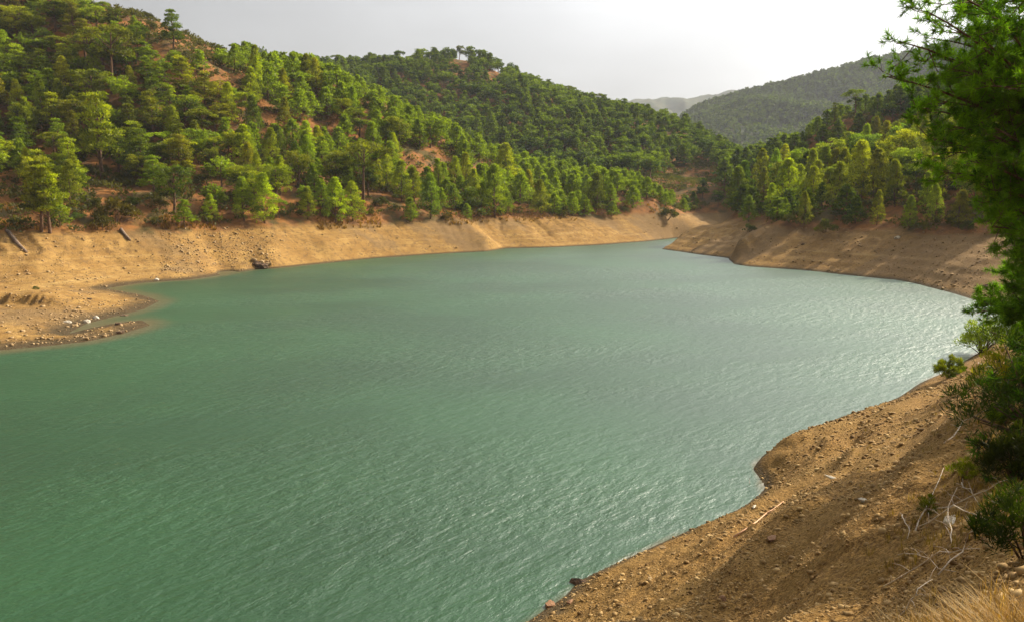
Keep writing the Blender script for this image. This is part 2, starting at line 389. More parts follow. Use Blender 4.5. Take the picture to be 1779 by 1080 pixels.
# ------------------------------------------------------------------ ground and water meshes
def grid_faces(n0, n1):
    i = np.arange(n0, n1 - 1)[:, None]; j = np.arange(NA)[None, :]; j2 = (j + 1) % NA
    a = i * NA + j; b = i * NA + j2; c = (i + 1) * NA + j2; d = (i + 1) * NA + j
    return np.stack([a, d, c, b], -1).reshape(-1, 4)
V = np.stack([GX, GY, GZ], -1).reshape(-1, 3)
cut = 921
def sub(name, r0, r1, kind):
    Fc = grid_faces(r0, r1) - r0 * NA
    me = mesh_from(name, V[r0 * NA:r1 * NA], Fc, True, mats=[M['ground']])
    X, Y = V[r0 * NA:r1 * NA, 0], V[r0 * NA:r1 * NA, 1]
    st = sstep(.0, .35, fbm(X / 16, Y / 7, 5, 71, .65)) * .75 + .18 + .5 * sstep(0, 30, X - 20) * sstep(50, 70, Y) * (1 - sstep(200, 260, Y))  # random blotches, plus the right bank's shade put into its colour
    attr(me, 'stain_shade', np.clip(st, 0, 1))
    o = link(name, me); tag(o, kind='structure'); return o
ground = sub('ground', 0, cut, 'g'); tag(ground, 'brown hillsides and bare earth banks around the reservoir')
mount = sub('mountains', cut - 1, NR, 'm'); tag(mount, 'hazy wooded mountains beyond the valley')

wr = np.r_[np.geomspace(4, 420, 200)]; wa = np.radians(np.arange(-90, 91, 1.0))
WA, WR = np.meshgrid(wa, wr); WX, WY = WR * np.sin(WA), WR * np.cos(WA)
WX, WY = np.where(WR > 0, WX, 0), WY - 45
nA = len(wa); i = np.arange(len(wr) - 1)[:, None]; j = np.arange(nA - 1)[None, :]
wf = np.stack([i * nA + j, (i + 1) * nA + j, (i + 1) * nA + j + 1, i * nA + j + 1], -1).reshape(-1, 4)
me = mesh_from('water', np.stack([WX, WY, np.zeros_like(WX)], -1).reshape(-1, 3), wf, True, mats=[M['water']])
attr(me, 'depth', np.maximum(0, -H(WX.ravel(), WY.ravel(), False)) * np.where((WX.ravel() < -8) & (WY.ravel() > 40), .9, 4.))
water = link('water', me); tag(water, 'rippled green reservoir water', kind='structure')

# ------------------------------------------------------------------ looking up the ground through a pixel of the photograph
EL = (GZ - CAMZ) / RR
CM = np.maximum.accumulate(EL, axis=0)
naf = int(np.sum(np.abs(az) < R(37.5)) )
def hit(px, py, rmin=3.0):
    d = ray(px, py); a = math.atan2(d[0], d[1]); j = int(np.clip(round((a + R(37)) / R(.11)), 0, naf - 1))
    e = d[2] / math.hypot(d[0], d[1])
    i0 = int(np.searchsorted(rr, rmin)); col = EL[i0:cut, j]
    k = np.argmax(col >= e) if (col >= e).any() else int(np.argmax(col))
    i = i0 + int(k); r = rr[i]
    if k > 0 and col[k] >= e:
        f = (e - col[k - 1]) / max(1e-9, col[k] - col[k - 1]); r = rr[i - 1] + (rr[i] - rr[i - 1]) * f
    x, y = r * math.sin(a), r * math.cos(a)
    k2 = min(max(i, 1), cut); f = (r - rr[k2 - 1]) / (rr[k2] - rr[k2 - 1]); return np.array([x, y, GZ[k2 - 1, j] + (GZ[k2, j] - GZ[k2 - 1, j]) * min(max(f, 0), 1)])
def visible(p, h):
    """is the top of something h high at p above everything nearer"""
    r = math.hypot(p[0], p[1]); a = math.atan2(p[0], p[1]); j = int(np.clip(round((a + R(37)) / R(.11)), 0, naf - 1))
    i = int(np.searchsorted(rr, r)) - 2
    return (p[2] + h - CAMZ) / r > CM[max(i, 0), j]

# ------------------------------------------------------------------ plant building
def unit(v): return v / np.maximum(np.linalg.norm(v, axis=-1, keepdims=True), 1e-9)
def leaves(P, S, flat, T, n, ln, wd, g, up=.35, spread=.55):
    """n diamond-shaped leaf tufts round each puff centre P with radius S"""
    N = len(P) * n
    u = unit(g.normal(size=(N, 3))); u[:, 2] = np.abs(u[:, 2]) * np.where(g.random(N) < .72, 1, -1)
    P_ = np.repeat(P, n, 0); S_r = np.repeat(S, n); T_ = np.repeat(T, n)
    rad = S_r * (.45 + .6 * g.random(N) ** .6)
    c = P_ + u * rad[:, None] * np.array([1, 1, flat])
    ax = unit(u + g.normal(size=(N, 3)) * spread + np.array([0, 0, up])); sd = unit(np.cross(ax, g.normal(size=(N, 3))))
    l_ = (ln * (.6 + .8 * g.random(N)))[:, None]; w_ = (wd * (.6 + .8 * g.random(N)))[:, None]
    V_ = np.stack([c - ax * l_ * .4, c + sd * w_ * .5, c + ax * l_ * .6, c - sd * w_ * .5], 1).reshape(-1, 3)
    F_ = np.arange(N * 4).reshape(-1, 4)
    tint = np.clip(T_ + g.normal(size=N) * .13, 0, 1)
    return V_, F_, np.repeat(tint, 4)
def tube(pts, rad, k=6, seed=0):
    pts = np.asarray(pts, float); rad = np.broadcast_to(rad, (len(pts),)); V_ = []
    for i_, p in enumerate(pts):
        t = pts[min(i_ + 1, len(pts) - 1)] - pts[max(i_ - 1, 0)]; t = t / (np.linalg.norm(t) + 1e-9)
        a = np.cross(t, [0.31, .77, .2] if abs(t[2]) > .6 else [0, 0, 1.]); a /= np.linalg.norm(a); b = np.cross(t, a)
        for q in range(k):
            th = 2 * math.pi * q / k; V_.append(p + rad[i_] * (a * math.cos(th) + b * math.sin(th)))
    F_ = []
    for i_ in range(len(pts) - 1):
        for q in range(k): F_.append((i_ * k + q, i_ * k + (q + 1) % k, (i_ + 1) * k + (q + 1) % k, (i_ + 1) * k + q))
    n0 = len(V_); V_.append(pts[0]); V_.append(pts[-1]); m_ = (len(pts) - 1) * k
    for q in range(0, k):
        F_.append((n0, (q + 1) % k, q, q)); F_.append((n0 + 1, m_ + q, m_ + (q + 1) % k, m_ + (q + 1) % k))
    return np.array(V_), [f for f in F_]
class Acc:
    def __init__(s): s.V, s.F, s.n = [], [], 0
    def add(s, V_, F_):
        s.V.append(np.asarray(V_)); s.F.extend([tuple(int(i_) + s.n for i_ in dict.fromkeys(f)) for f in F_]); s.n += len(V_)
    def mesh(s, name, mat, smooth=True):
        me_ = bpy.data.meshes.new(name); me_.from_pydata(np.concatenate(s.V).tolist(), [], s.F)
        me_.materials.append(mat); me_.update()
        if smooth: me_.polygons.foreach_set('use_smooth', [True] * len(me_.polygons))
        return me_

def puffs(kind, g, h=8.0):
    """puff centres, radii, tint; trunk top and crown base for a tree h metres high"""
    P, S, T = [], [], []
    ph = g.random() * 6.28
    if kind == 'cone':
        Rm = h * (.30 + .07 * g.random()); lean = g.normal(size=2) * .02 * h
        for k in range(46):
            t = ((k + .5) / 46) ** .85; a = ph + k * 2.4 + g.normal() * .3
            r = Rm * (1 - t) ** .72 * (.55 + .5 * g.random()) * (1 - .5 * (t < .08))
            P.append([r * math.cos(a) + lean[0] * t, r * math.sin(a) + lean[1] * t, h * (.07 + .90 * t) + .15 * r]); S.append(h * (.115 - .05 * t) * (.8 + .4 * g.random()))
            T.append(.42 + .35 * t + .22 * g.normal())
        return P, S, T, .55, .9
    if kind == 'layered':
        Rm = h * (.22 + .05 * g.random())
        for k in range(7):
            t = k / 6; z = h * (.36 + .58 * t); r0 = Rm * (1 - .72 * t) * (.8 + .35 * g.random())
            for q in range(7 - int(4 * t)):
                a = ph + k * 1.1 + q * 6.28 / (7 - int(4 * t)) + g.normal() * .25; r = r0 * (.55 + .55 * g.random())
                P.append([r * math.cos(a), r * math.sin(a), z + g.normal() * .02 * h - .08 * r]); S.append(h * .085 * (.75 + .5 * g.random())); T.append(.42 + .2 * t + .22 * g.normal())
        P.append([0, 0, h * .95]); S.append(h * .06); T.append(.7)
        return P, S, T, .42, .93
    if kind == 'round':
        Rm = h * (.27 + .05 * g.random()); off = g.normal(size=2) * .05 * h
        for k in range(40):
            u = unit(g.normal(size=3)); q = (.55 + .5 * g.random())
            z = h * (.62 + .30 * u[2] * q); P.append([Rm * u[0] * q + off[0], Rm * u[1] * q + off[1], z]); S.append(h * .10 * (.7 + .5 * g.random()))
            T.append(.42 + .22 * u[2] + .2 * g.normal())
        return P, S, T, .5, .75
    if kind == 'umbrella':
        Rm = h * (.33 + .05 * g.random())
        for k in range(34):
            a = g.random() * 6.28; q = math.sqrt(g.random()); lay = g.random() < .3
            r = Rm * q * (.7 if lay else 1); z = h * ((.66 if lay else .90) - .12 * q * q) + g.normal() * .015 * h
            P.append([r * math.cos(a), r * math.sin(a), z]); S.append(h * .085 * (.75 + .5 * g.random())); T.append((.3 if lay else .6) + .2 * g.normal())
        return P, S, T, .42, .85
    # shrub
    for k in range(20):
        a = g.random() * 6.28; q = math.sqrt(g.random()); r = h * .62 * q
        P.append([r * math.cos(a), r * math.sin(a), h * (.18 + .62 * (1 - q * q) * (.5 + .5 * g.random()))]); S.append(h * .22 * (.7 + .5 * g.random())); T.append(.45 + .22 * g.normal())
    return P, S, T, .75, .5

def tree_meshes(kind, seed, n=100, ln=.34, wd=.125, h=8.0, mat='pine'):
    g = np.random.default_rng(seed)
    P, S, T, flat, top = puffs(kind, g, h); P = np.array(P); S = np.array(S); T = np.clip(T, 0, 1)
    V_, F_, tn = leaves(P, S, flat, T, n, ln, wd, g)
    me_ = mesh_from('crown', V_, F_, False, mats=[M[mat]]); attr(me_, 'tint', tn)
    ac = Acc()
    if kind == 'shrub':
        for k in range(7):
            q = P[k * 2]; ac.add(*tube([[q[0] * .1, q[1] * .1, -.1], q * .5, q], [.03, .02, .008], 5))
    else:
        bx, by = g.normal(size=2) * .15; zs = np.linspace(-.6, h * top, 8)
        r0 = .17 if kind != 'cone' else .12
        pt = [[bx * math.sin(z / h * 4), by * math.sin(z / h * 3), z] for z in zs]
        ac.add(*tube(pt, [r0 * 1.3 - (r0 * 1.15) * (z + .6) / (h + .6) for z in zs], 8))
        for k in range(0, len(P), 2 if kind != 'cone' else 3):
            q = P[k]; zb = max(.12 * h, min(q[2] - .12 * h - .4 * math.hypot(q[0], q[1]) * (kind != 'layered'), h * top)); b0 = np.array([bx * math.sin(zb / h * 4), by * math.sin(zb / h * 3), zb])
            ac.add(*tube([b0, (b0 + q) / 2 + [0, 0, -.08], q], [.055, .035, .012], 4))
    return me_, ac.mesh('trunk', M['bark'])

FORMS = {}
sd_ = 100
for kind, cnt in (('cone', 5), ('layered', 4), ('round', 4), ('umbrella', 3)):
    FORMS[kind] = []
    for k in range(cnt): sd_ += 1; FORMS[kind].append(tree_meshes(kind, sd_))
FORMS['shrub'] = [tree_meshes('shrub', 300 + k, n=75, ln=.20, wd=.085, h=2.0, mat='shrub') for k in range(4)]
used = {}
def plant(name, kind, p, h, color, yaw=None, squash=1.0, var=None):
    """an Empty at the foot with a crown and a trunk (stems for a shrub); copies share their mesh data"""
    lst = FORMS[kind]; v = rnd.randrange(len(lst)) if var is None else var % len(lst); cm, tm = lst[v]
    base = 2.0 if kind == 'shrub' else 8.0; k = h / base
    e = bpy.data.objects.new(name, None); COL.objects.link(e); e.empty_display_size = .3
    e.location = p; e.rotation_euler = (rnd.uniform(-.04, .04), rnd.uniform(-.04, .04), rnd.uniform(0, 6.28) if yaw is None else yaw); e.scale = (k * squash, k * squash, k)
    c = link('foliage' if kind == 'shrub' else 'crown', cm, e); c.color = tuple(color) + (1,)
    link('stems' if kind == 'shrub' else 'trunk', tm, e)
    return e

# ------------------------------------------------------------------ the woods
bare = [(340, 90, 62, 20), (392, 150, 58, 30), (440, 195, 26, 14), (745, 292, 62, 30), (668, 362, 42, 24), (330, 345, 45, 34), (195, 345, 60, 42), (250, 385, 60, 14), (803, 118, 18, 22), (1205, 305, 55, 22),
        (545, 235, 50, 22), (20, 350, 45, 40), (835, 300, 28, 20), (905, 372, 25, 10), (1085, 365, 28, 8), (1190, 330, 34, 14), (470, 215, 30, 16), (860, 135, 22, 10)]
cand = []
def free(px, py, hp):
    for a, b, c, d in bare:
        if ((px - a) / c) ** 2 + ((py - b - .12 * hp) / d) ** 2 < 1: return False
    return True
cells = {}
def spaced(x, y, s):
    k = (int(x // 8), int(y // 8))
    for a in (-1, 0, 1):
        for b in (-1, 0, 1):
            for q in cells.get((k[0] + a, k[1] + b), ()):
                if (q[0] - x) ** 2 + (q[1] - y) ** 2 < s * s: return False
    cells.setdefault(k, []).append((x, y)); return True
# trees the photograph singles out: base pixel, height in pixels, form, colour, label
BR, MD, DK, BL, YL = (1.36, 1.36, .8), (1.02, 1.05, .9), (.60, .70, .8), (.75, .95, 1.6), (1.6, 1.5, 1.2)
heroes = [
 (301, 88, 68, 'layered', DK, 'lone dark layered pine against the sky on the crest of the left hill'),
 (196, 162, 118, 'umbrella', MD, 'tall pine with long bare trunk below the upper left crest'),
 (178, 312, 148, 'layered', BR, 'bright green open-crowned pine with a visible trunk above the orange clearing at left'),
 (72, 402, 125, 'layered', MD, 'thin pine, left one of a pair on bare earth by the fallen log'),
 (87, 405, 120, 'layered', BR, 'thin pine, right one of a pair on bare earth by the fallen log'),
 (632, 352, 112, 'umbrella', MD, 'broad umbrella-crowned pine standing above the small orange clearing mid-slope'),
 (367, 388, 52, 'cone', BR, 'small young pine on a thin stem at the edge of the bank beside the gully'),
 (303, 372, 100, 'round', DK, 'dark shaded pine with reddish soil around its foot at left of centre slope'),
 (410, 100, 26, 'umbrella', DK, 'small flat-topped pine in silhouette at the dip in the left skyline'),
 (385, 104, 28, 'round', DK, 'round dark pine beside the flat-topped silhouette on the left skyline'),
 (205, 62, 50, 'round', DK, 'dark twisted-crown pine on the upper left skyline'),
 (240, 92, 48, 'umbrella', DK, 'dark spreading pine just left of the lone skyline pine'),
 (460, 388, 88, 'cone', BR, 'bright green young pine with branches down to the bank left of the slope rocks'),
 (425, 385, 78, 'cone', MD, 'mid green cone-shaped pine left of the brightest bank-side pine'),
 (535, 382, 58, 'cone', MD, 'short wide young pine on the bank edge below the dark rock outcrop'),
 (583, 386, 78, 'cone', BR, 'pointed young pine on the bank edge with a dark base'),
 (613, 384, 70, 'cone', BR, 'slim bright pine left of the orange clearing at the bank'),
 (748, 380, 78, 'cone', BL, 'blue-green bushy pine right of the orange clearing at the bank'),
 (720, 352, 62, 'cone', MD, 'young pine just behind the blue-green bushy one'),
 (425, 300, 82, 'cone', BR, 'tall narrow bright pine in the middle of the left slope'),
 (600, 225, 60, 'round', BR, 'bright layered-looking pine below the ridge above the umbrella pine'),
 (860, 378, 92, 'cone', MD, 'large full pine at the bank right of the brown patch'),
 (880, 340, 90, 'cone', BR, 'bright upright pine rising behind the bank pines near the left ridge end'),
 (940, 374, 62, 'cone', MD, 'pine standing alone right of the small orange cut in the bank'),
 (1035, 370, 70, 'cone', DK, 'wide dark pine with drooping boughs near the far end of the left bank'),
 (1160, 380, 26, 'shrub', DK, 'dark round bush last on the far end of the left bank'),
 (932, 136, 24, 'umbrella', DK, 'first and leftmost of the small pines standing out on the middle hill skyline'),
 (946, 141, 22, 'umbrella', DK, 'second small pine standing out on the middle hill skyline'),
 (965, 148, 22, 'round', DK, 'third small pine standing out on the middle hill skyline'),
 (987, 158, 26, 'umbrella', DK, 'fourth small pine with spread crown on the middle hill skyline'),
 (1040, 182, 32, 'umbrella', DK, 'flat-crowned pine on the falling skyline of the middle hill'),
 (1186, 240, 36, 'cone', DK, 'dark compact pine at the right end of the middle hill skyline'),
 (835, 118, 34, 'round', DK, 'dark round pine right of the bare patch on the middle hilltop'),
 (798, 102, 26, 'round', DK, 'dark pine left of the bare patch on the middle hilltop'),
 (1485, 208, 54, 'umbrella', DK, 'tall spreading pine on the skyline of the right hill'),
 (1450, 222, 42, 'layered', DK, 'pine left of the tallest skyline pine on the right hill'),
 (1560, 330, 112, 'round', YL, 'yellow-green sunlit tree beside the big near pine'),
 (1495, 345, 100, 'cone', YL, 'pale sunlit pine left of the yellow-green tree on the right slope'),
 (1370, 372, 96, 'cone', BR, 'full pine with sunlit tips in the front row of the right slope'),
 (1280, 370, 80, 'cone', BL, 'dark blue-green pine first at the water-side end of the right slope'),
 (1435, 404, 28, 'shrub', MD, 'low green bush on the edge of the right bank below the trees'),
 (1303, 403, 18, 'shrub', DK, 'small dark bush alone on the bare right bank'),
 (205, 385, 52, 'shrub', (1.2, 1.0, .5), 'olive yellow shrub on the orange earth at left'),
 (178, 396, 36, 'shrub', (.9, .8, .5), 'low brownish shrub left of the second log'),
 (820, 375, 40, 'shrub', DK, 'dark shrub at the bank foot of the large full pine'),
 (62, 503, 9, 'shrub', (.9, 1.1, .8), 'tiny green tuft alone on the sandy left bank')]
for px, py, hp, form, colr, lab in heroes:
    p = hit(px, py, 40); D = p[1]; h = hp * D / F
    cells.setdefault((int(p[0] // 8), int(p[1] // 8)), []).append((p[0], p[1]))
    o = plant('shrub' if form == 'shrub' else 'pine_tree', form, p - np.array([0, 0, .1]), h, colr)
    tag(o, lab, 'shrub' if form == 'shrub' else 'pine tree')

SK = [(-200, -300), (0, -160), (170, 5), (240, 32), (256, 80), (345, 92), (365, 76), (430, 78), (470, 95), (580, 96), (650, 96), (740, 90), (800, 80), (850, 84), (930, 116), (1000, 142), (1050, 158), (1110, 172), (1190, 190),
      (1240, 235), (1290, 262), (1350, 226), (1420, 205), (1450, 172), (1540, 150), (1600, 120), (1779, 60), (1900, 0)]
SKX, SKY = zip(*SK); LFX, LFY = zip(*[(560, 108), (650, 150), (720, 188), (800, 222), (900, 262), (1000, 285), (1100, 300), (1150, 330), (1250, 360)])
gx = rg.uniform(-150, 220, 60000); gy = rg.uniform(80, 430, 60000)
gz = H(gx, gy, True); gd = lake_sd(gx, gy)
gpx, gpy, _ = proj(np.stack([gx, gy, gz], -1))
gslope = np.hypot(H(gx + .5, gy, False) - gz, H(gx, gy + .5, False) - gz)
for x, y, z, d, px, py in zip(gx, gy, gz, gd, gpx, gpy):
    if px < -60 or px > 1840 or z < 4.9 or d < 6.5: continue
    p = (x, y, z); left = (y < 235 and px < 1190); right = px > 1225 and y < 250
    if left:
        up = sstep(6, 34, z); h = rnd.uniform(4.0, 7.6) + 2.2 * up * rnd.random(); sp = 2.2 + 1.3 * rnd.random() + (.3 if px < 520 else 0)
        w = [.78, .06, .14, .02] if px > 400 else [.26, .30, .34, .10]
        if rnd.random() < .12: continue
    elif right: h = rnd.uniform(5.5, 8.8) * (.8 if z > 20 else 1); sp = 3.2 + rnd.random(); w = [.75, .1, .15, 0]
    else: h = rnd.uniform(5.2, 8.0); sp = 3.2 + 1.4 * rnd.random(); w = [.36, .1, .48, .06]
    if z < 7.5: h *= .72
    tpx, tpy, _ = proj(np.array([x, y, z + h])); lim = np.interp(px, SKX, SKY)
    if left and px > 560: lim = max(lim, np.interp(px, LFX, LFY))
    lim += rnd.uniform(-9, 16)
    if tpy < lim:
        h *= 1 - (lim - tpy) / max(1, py - tpy)
        if h < 3.2: continue
    hp = h * F / y
    if not free(px, py, hp) or not visible(p, h * .9) or not spaced(x, y, sp): continue
    form = rnd.choices(['cone', 'layered', 'round', 'umbrella'], w)[0]
    nz = float(vnoise(np.array([x / 14.]), np.array([y / 14.]), 5)[0])
    tone = rnd.random() * .55 + nz * .6
    cand.append((hp * (1.0 if visible(p, h * .3) else .8), x, y, z, h, form, tone, 'left' if left else 'right' if right else 'mid', px, py))
cand.sort(reverse=True)
NI = 300 - sum(1 for q in heroes if q[3] != 'shrub')
def tonecol(tone, zone, g=rnd):
    if zone == 'left': c = (1.15, .78, .6) if g.random() < .03 else BR if tone > .66 else MD if tone > .36 else DK
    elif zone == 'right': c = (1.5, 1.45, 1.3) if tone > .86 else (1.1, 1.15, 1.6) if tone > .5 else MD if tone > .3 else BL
    else: c = MD if tone > .7 else DK
    j = g.uniform(.88, 1.12); return (c[0] * j * g.uniform(.9, 1.15), c[1] * j, c[2] * j * g.uniform(.8, 1.2))
fw = {'cone': 'conical', 'layered': 'layered', 'round': 'round-crowned', 'umbrella': 'flat-topped'}
def where(zone, px, py, z):
    if zone == 'left':
        c = 'at the far left' if px < 130 else 'below the lone skyline pine' if px < 330 else 'left of the dark rock outcrop' if px < 480 else 'around the dark rock outcrop' if px < 600 else \
            'above the orange clearing' if px < 700 else 'by the brown patch' if px < 820 else 'on the falling end of the left ridge' if px < 960 else 'along the far end of the left bank'
        r = 'low' if z < 12 else 'halfway up' if z < 26 else 'high'
        return r + ' on the left hillside ' + c if px < 820 else r + ' ' + c
    if zone == 'right': return ('front row of the right slope' if z < 13 else 'upper part of the right slope') + (' near the water' if px < 1400 else ' towards the big near pine')
    return 'on the middle hill behind the left ridge' if px < 1000 else 'on the valley side of the middle hill'
MARKS = [(301, 60, 'the lone skyline pine'), (178, 240, 'the bright open-crowned pine'), (80, 345, 'the pair of thin pines'), (545, 225, 'the dark rock outcrop'), (632, 290, 'the umbrella-crowned pine'),
         (665, 352, 'the orange bank clearing'), (745, 290, 'the brown slope patch'), (367, 368, 'the small thin-stemmed pine'), (860, 330, 'the large full pine'), (1160, 365, 'the last left-bank bush'),
         (803, 115, 'the bare hilltop patch'), (955, 135, 'the small skyline pines'), (1186, 225, 'the compact ridge-end pine'), (1560, 270, 'the yellow-green sunlit tree'), (1495, 290, 'the pale sunlit pine'),
         (1280, 330, 'the dark blue-green waterside pine'), (1370, 320, 'the full front-row pine'), (1485, 180, 'the spreading skyline pine'), (40, 20, 'the top left corner'), (215, 405, 'the short log'), (28, 420, 'the long log'),
         (1205, 300, 'the brown valley clearing'), (410, 88, 'the flat-topped skyline pine'), (460, 345, 'the brightest bank-side pine'), (196, 100, 'the tall bare-trunked pine'), (400, 165, 'the bare rocky ridge side')]
auto = []
def autolabel(o, head, px, py):
    m = min(MARKS, key=lambda q: (q[0] - px) ** 2 + (q[1] - py) ** 2); dx, dy = px - m[0], py - m[1]; d = math.hypot(dx, dy)
    v = '' if abs(dy) < .38 * d else 'above' if dy < 0 else 'below'; h = '' if abs(dx) < .38 * d else 'left' if dx < 0 else 'right'
    rel = (v + ' and ' + h + ' of') if v and h else v or (h + ' of')
    far_w = 'close ' if d < 40 else '' if d < 85 else 'well '
    auto.append((o, head, ' %s%s %s' % (far_w, rel, m[2]), px))
def settle():
    by = {}
    for q in auto: by.setdefault(q[1] + q[2], []).append(q)
    nums = ['second', 'third', 'fourth', 'fifth', 'sixth', 'seventh', 'eighth', 'ninth', 'tenth', 'eleventh', 'twelfth', 'thirteenth', 'fourteenth', 'fifteenth', 'sixteenth', 'seventeenth', 'eighteenth', 'nineteenth', 'twentieth']
    for lab, qs in by.items():
        qs.sort(key=lambda q: q[3])
        for i_, q in enumerate(qs):
            pre = '' if len(qs) == 1 else 'leftmost ' if i_ == 0 else 'rightmost ' if i_ == len(qs) - 1 else nums[min(i_ - 1, 18)] + ' '
            q[0]['label'] = pre + lab
forest = []
for k, c in enumerate(cand):
    hp, x, y, z, h, form, tone, zone, px, py = c
    colr = tonecol(tone, zone)
    if k < NI:
        o = plant('pine_tree', form, (x, y, z - .15), h, colr, squash=rnd.uniform(.68, .98) if form == 'cone' else rnd.uniform(.9, 1.3))
        tw = 'brownish' if colr[0] > colr[1] * 1.35 else 'bright green' if colr[1] > 1.08 else 'dark green' if colr[1] < .82 else 'mid green'
        sz = 'tall' if h > 7.6 else 'short' if h < 5.2 else 'medium'
        autolabel(o, '%s %s %s pine' % (sz, tw, fw[form]), px, py - hp * .5); tag(o, None, 'pine tree', 'pines on the %s' % {'left': 'left hillside', 'right': 'right slope', 'mid': 'middle hill'}[zone])
    else: forest.append(c + (colr,))
print('candidates', len(cand), 'in forest', len(forest))

# everything past the 300 largest pines: one wood
def lowtree(kind, seed, n, ln, wd):
    g = np.random.default_rng(seed); P, S, T, flat, top = puffs(kind, g, 8.0)
    V_, F_, tn = leaves(np.array(P), np.array(S), flat, np.clip(T, 0, 1), n, ln, wd, g)
    t = tube([[0, 0, -.8], [0, 0, 8 * top]], [.2, .06], 5); TF = np.array([f for f in t[1] if len(set(f)) == 4])
    return V_, F_, tn, t[0], TF
LOW = {k: [lowtree(k, 500 + 7 * j + len(k), 24, .62, .30) for j in range(3)] for k in ('cone', 'layered', 'round', 'umbrella')}
def wood(name, items, lows, mat, trunks=True):
    VV, FF, TT, MI, n0 = [], [], [], [], 0
    for x, y, z, h, form, tn_ in items:
        V_, F_, tn, tv, tf = lows[form][rnd.randrange(len(lows[form]))]; a = rnd.random() * 6.28; k = h / 8.0
        ca, sa = math.cos(a) * k, math.sin(a) * k; wq = rnd.uniform(1.05, 1.45) if trunks else 1.; Rm_ = np.array([[ca * wq, -sa * wq, 0], [sa * wq, ca * wq, 0], [0, 0, k]])
        VV.append(V_ @ Rm_.T + [x, y, z]); FF.append(F_ + n0); TT.append(np.clip(tn * .6 + tn_, 0, 1)); MI.append(np.zeros(len(F_), int)); n0 += len(V_)
        if trunks: VV.append(tv @ Rm_.T + [x, y, z]); FF.append(tf + n0); TT.append(np.zeros(len(tv))); MI.append(np.ones(len(tf), int)); n0 += len(tv)
    me_ = mesh_from(name, np.concatenate(VV), np.concatenate(FF), False, mats=[mat, M['bark']])
    attr(me_, 'tint', np.concatenate(TT)); me_.polygons.foreach_set('material_index', np.concatenate(MI).astype(np.int32)); me_.update()
    return link(name, me_)
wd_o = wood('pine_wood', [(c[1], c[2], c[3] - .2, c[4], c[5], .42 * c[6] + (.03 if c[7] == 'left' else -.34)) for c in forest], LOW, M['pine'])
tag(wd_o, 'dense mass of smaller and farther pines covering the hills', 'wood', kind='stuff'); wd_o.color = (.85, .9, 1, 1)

# shrubs one can tell apart and the low brush between the trees
sh = []
for x, y, z, d, px, py in zip(rg.permutation(gx), rg.permutation(gy), gz * 0, gd * 0, gpx, gpy):
    if len(sh) >= 900: break
    if y > 240 or math.hypot(x, y) < 80: continue
    sh.append((x, y))
sh = np.array(sh); shz = H(sh[:, 0], sh[:, 1]); shd = lake_sd(sh[:, 0], sh[:, 1]); spx, spy, _ = proj(np.c_[sh, shz]); ns = 0
for (x, y), z, d, px, py in zip(sh, shz, shd, spx, spy):
    if z < 5.0 or d < 6.5 or px < -30 or px > 1760 or ns >= 130: continue
    if not visible((x, y, z), .8) or not spaced(x, y, 2.0): continue
    h = rnd.uniform(.9, 2.2); c = rnd.choice([(1, 1, 1), (.7, .75, .7), (1.25, .95, .5), (.8, 1.1, .9)])
    o = plant('shrub', 'shrub', (x, y, z - .08), h, c); ns += 1
    cw = {1: 'green', .7: 'dark green', 1.25: 'yellowish brown', .8: 'fresh green'}[c[0]]
    zone = 'left' if px < 1190 else 'right' if px > 1225 else 'mid'
    autolabel(o, '%s %s shrub' % ('low' if h < 1.5 else 'tall', cw), px, py); tag(o, None, 'shrub', 'shrubs among the trees')
settle()
bl = []
for kind_seed in range(3):
    g = np.random.default_rng(900 + kind_seed); P = np.c_[g.normal(size=(6, 2)) * .45, .25 + .2 * g.random(6)]
    V_, F_, tn = leaves(P, np.full(6, .38), .7, np.full(6, .4), 9, .34, .15, g); bl.append((V_ * 8, F_, tn, np.zeros((0, 3)), np.zeros((0, 4), int)))
bx = rg.uniform(-130, 150, 16000); by = rg.uniform(85, 300, 16000); bz = H(bx, by); bd = lake_sd(bx, by); bpx, bpy_, _ = proj(np.stack([bx, by, bz], -1))
dens = fbm(bx / 9, by / 9, 3, 77)
items = [(x, y, z, rnd.uniform(.7, 1.9), 'b', rnd.uniform(-.1, .5)) for x, y, z, d, px, q in zip(bx, by, bz, bd, bpx, dens) if z > 4.9 + rnd.random() and d > 6 and -60 < px < 1840 and q > -.3 and visible((x, y, z), .8)]
print('brush', len(items))
br = wood('brush', items, {'b': bl}, M['shrub'], False); tag(br, 'low dry brush growing between the trees', 'brush', kind='stuff')

# the forest on the far mountains
fl = []
for j in range(3):
    g = np.random.default_rng(940 + j); P = np.array([[0, 0, 3.2], [.8, .3, 4.6], [-.6, .5, 5.2], [0, -.5, 6.6]])
    V_, F_, tn = leaves(P, np.array([2.1, 1.7, 1.6, 1.2]), .8, np.full(4, .45), 7, 2.4, 1.5, g); fl.append((V_, F_, tn, np.zeros((0, 3)), np.zeros((0, 4), int)))
fx = []; m_ = 0
fy = np.r_[rg.uniform(430, 860, 16000), rg.uniform(860, 1120, 24000)]; fa = np.radians(rg.uniform(-30, 34, 40000)); fa[16000:] = np.radians(rg.uniform(6, 34, 24000)); fb = np.radians(rg.uniform(-30, 34, 40000)); fxx = fy * np.tan(fa); fz = H(fxx, fy)
dn = fbm(fxx / 60, fy / 60, 3, 88)
for x, y, z, q in zip(fxx, fy, fz, dn):
    if z > 10.5 and visible((x, y, z), 6): fx.append((x, y, z - .5, rnd.uniform(5, 8.5), 'b', rnd.uniform(-.15, .35)))
print('far trees', len(fx))
fo = wood('distant_forest', fx[:13000], {'b': fl}, M['pine'], False); tag(fo, 'small trees covering the hazy mountains', 'forest', kind='stuff'); fo.color = (.42, .48, 1.6, 1)

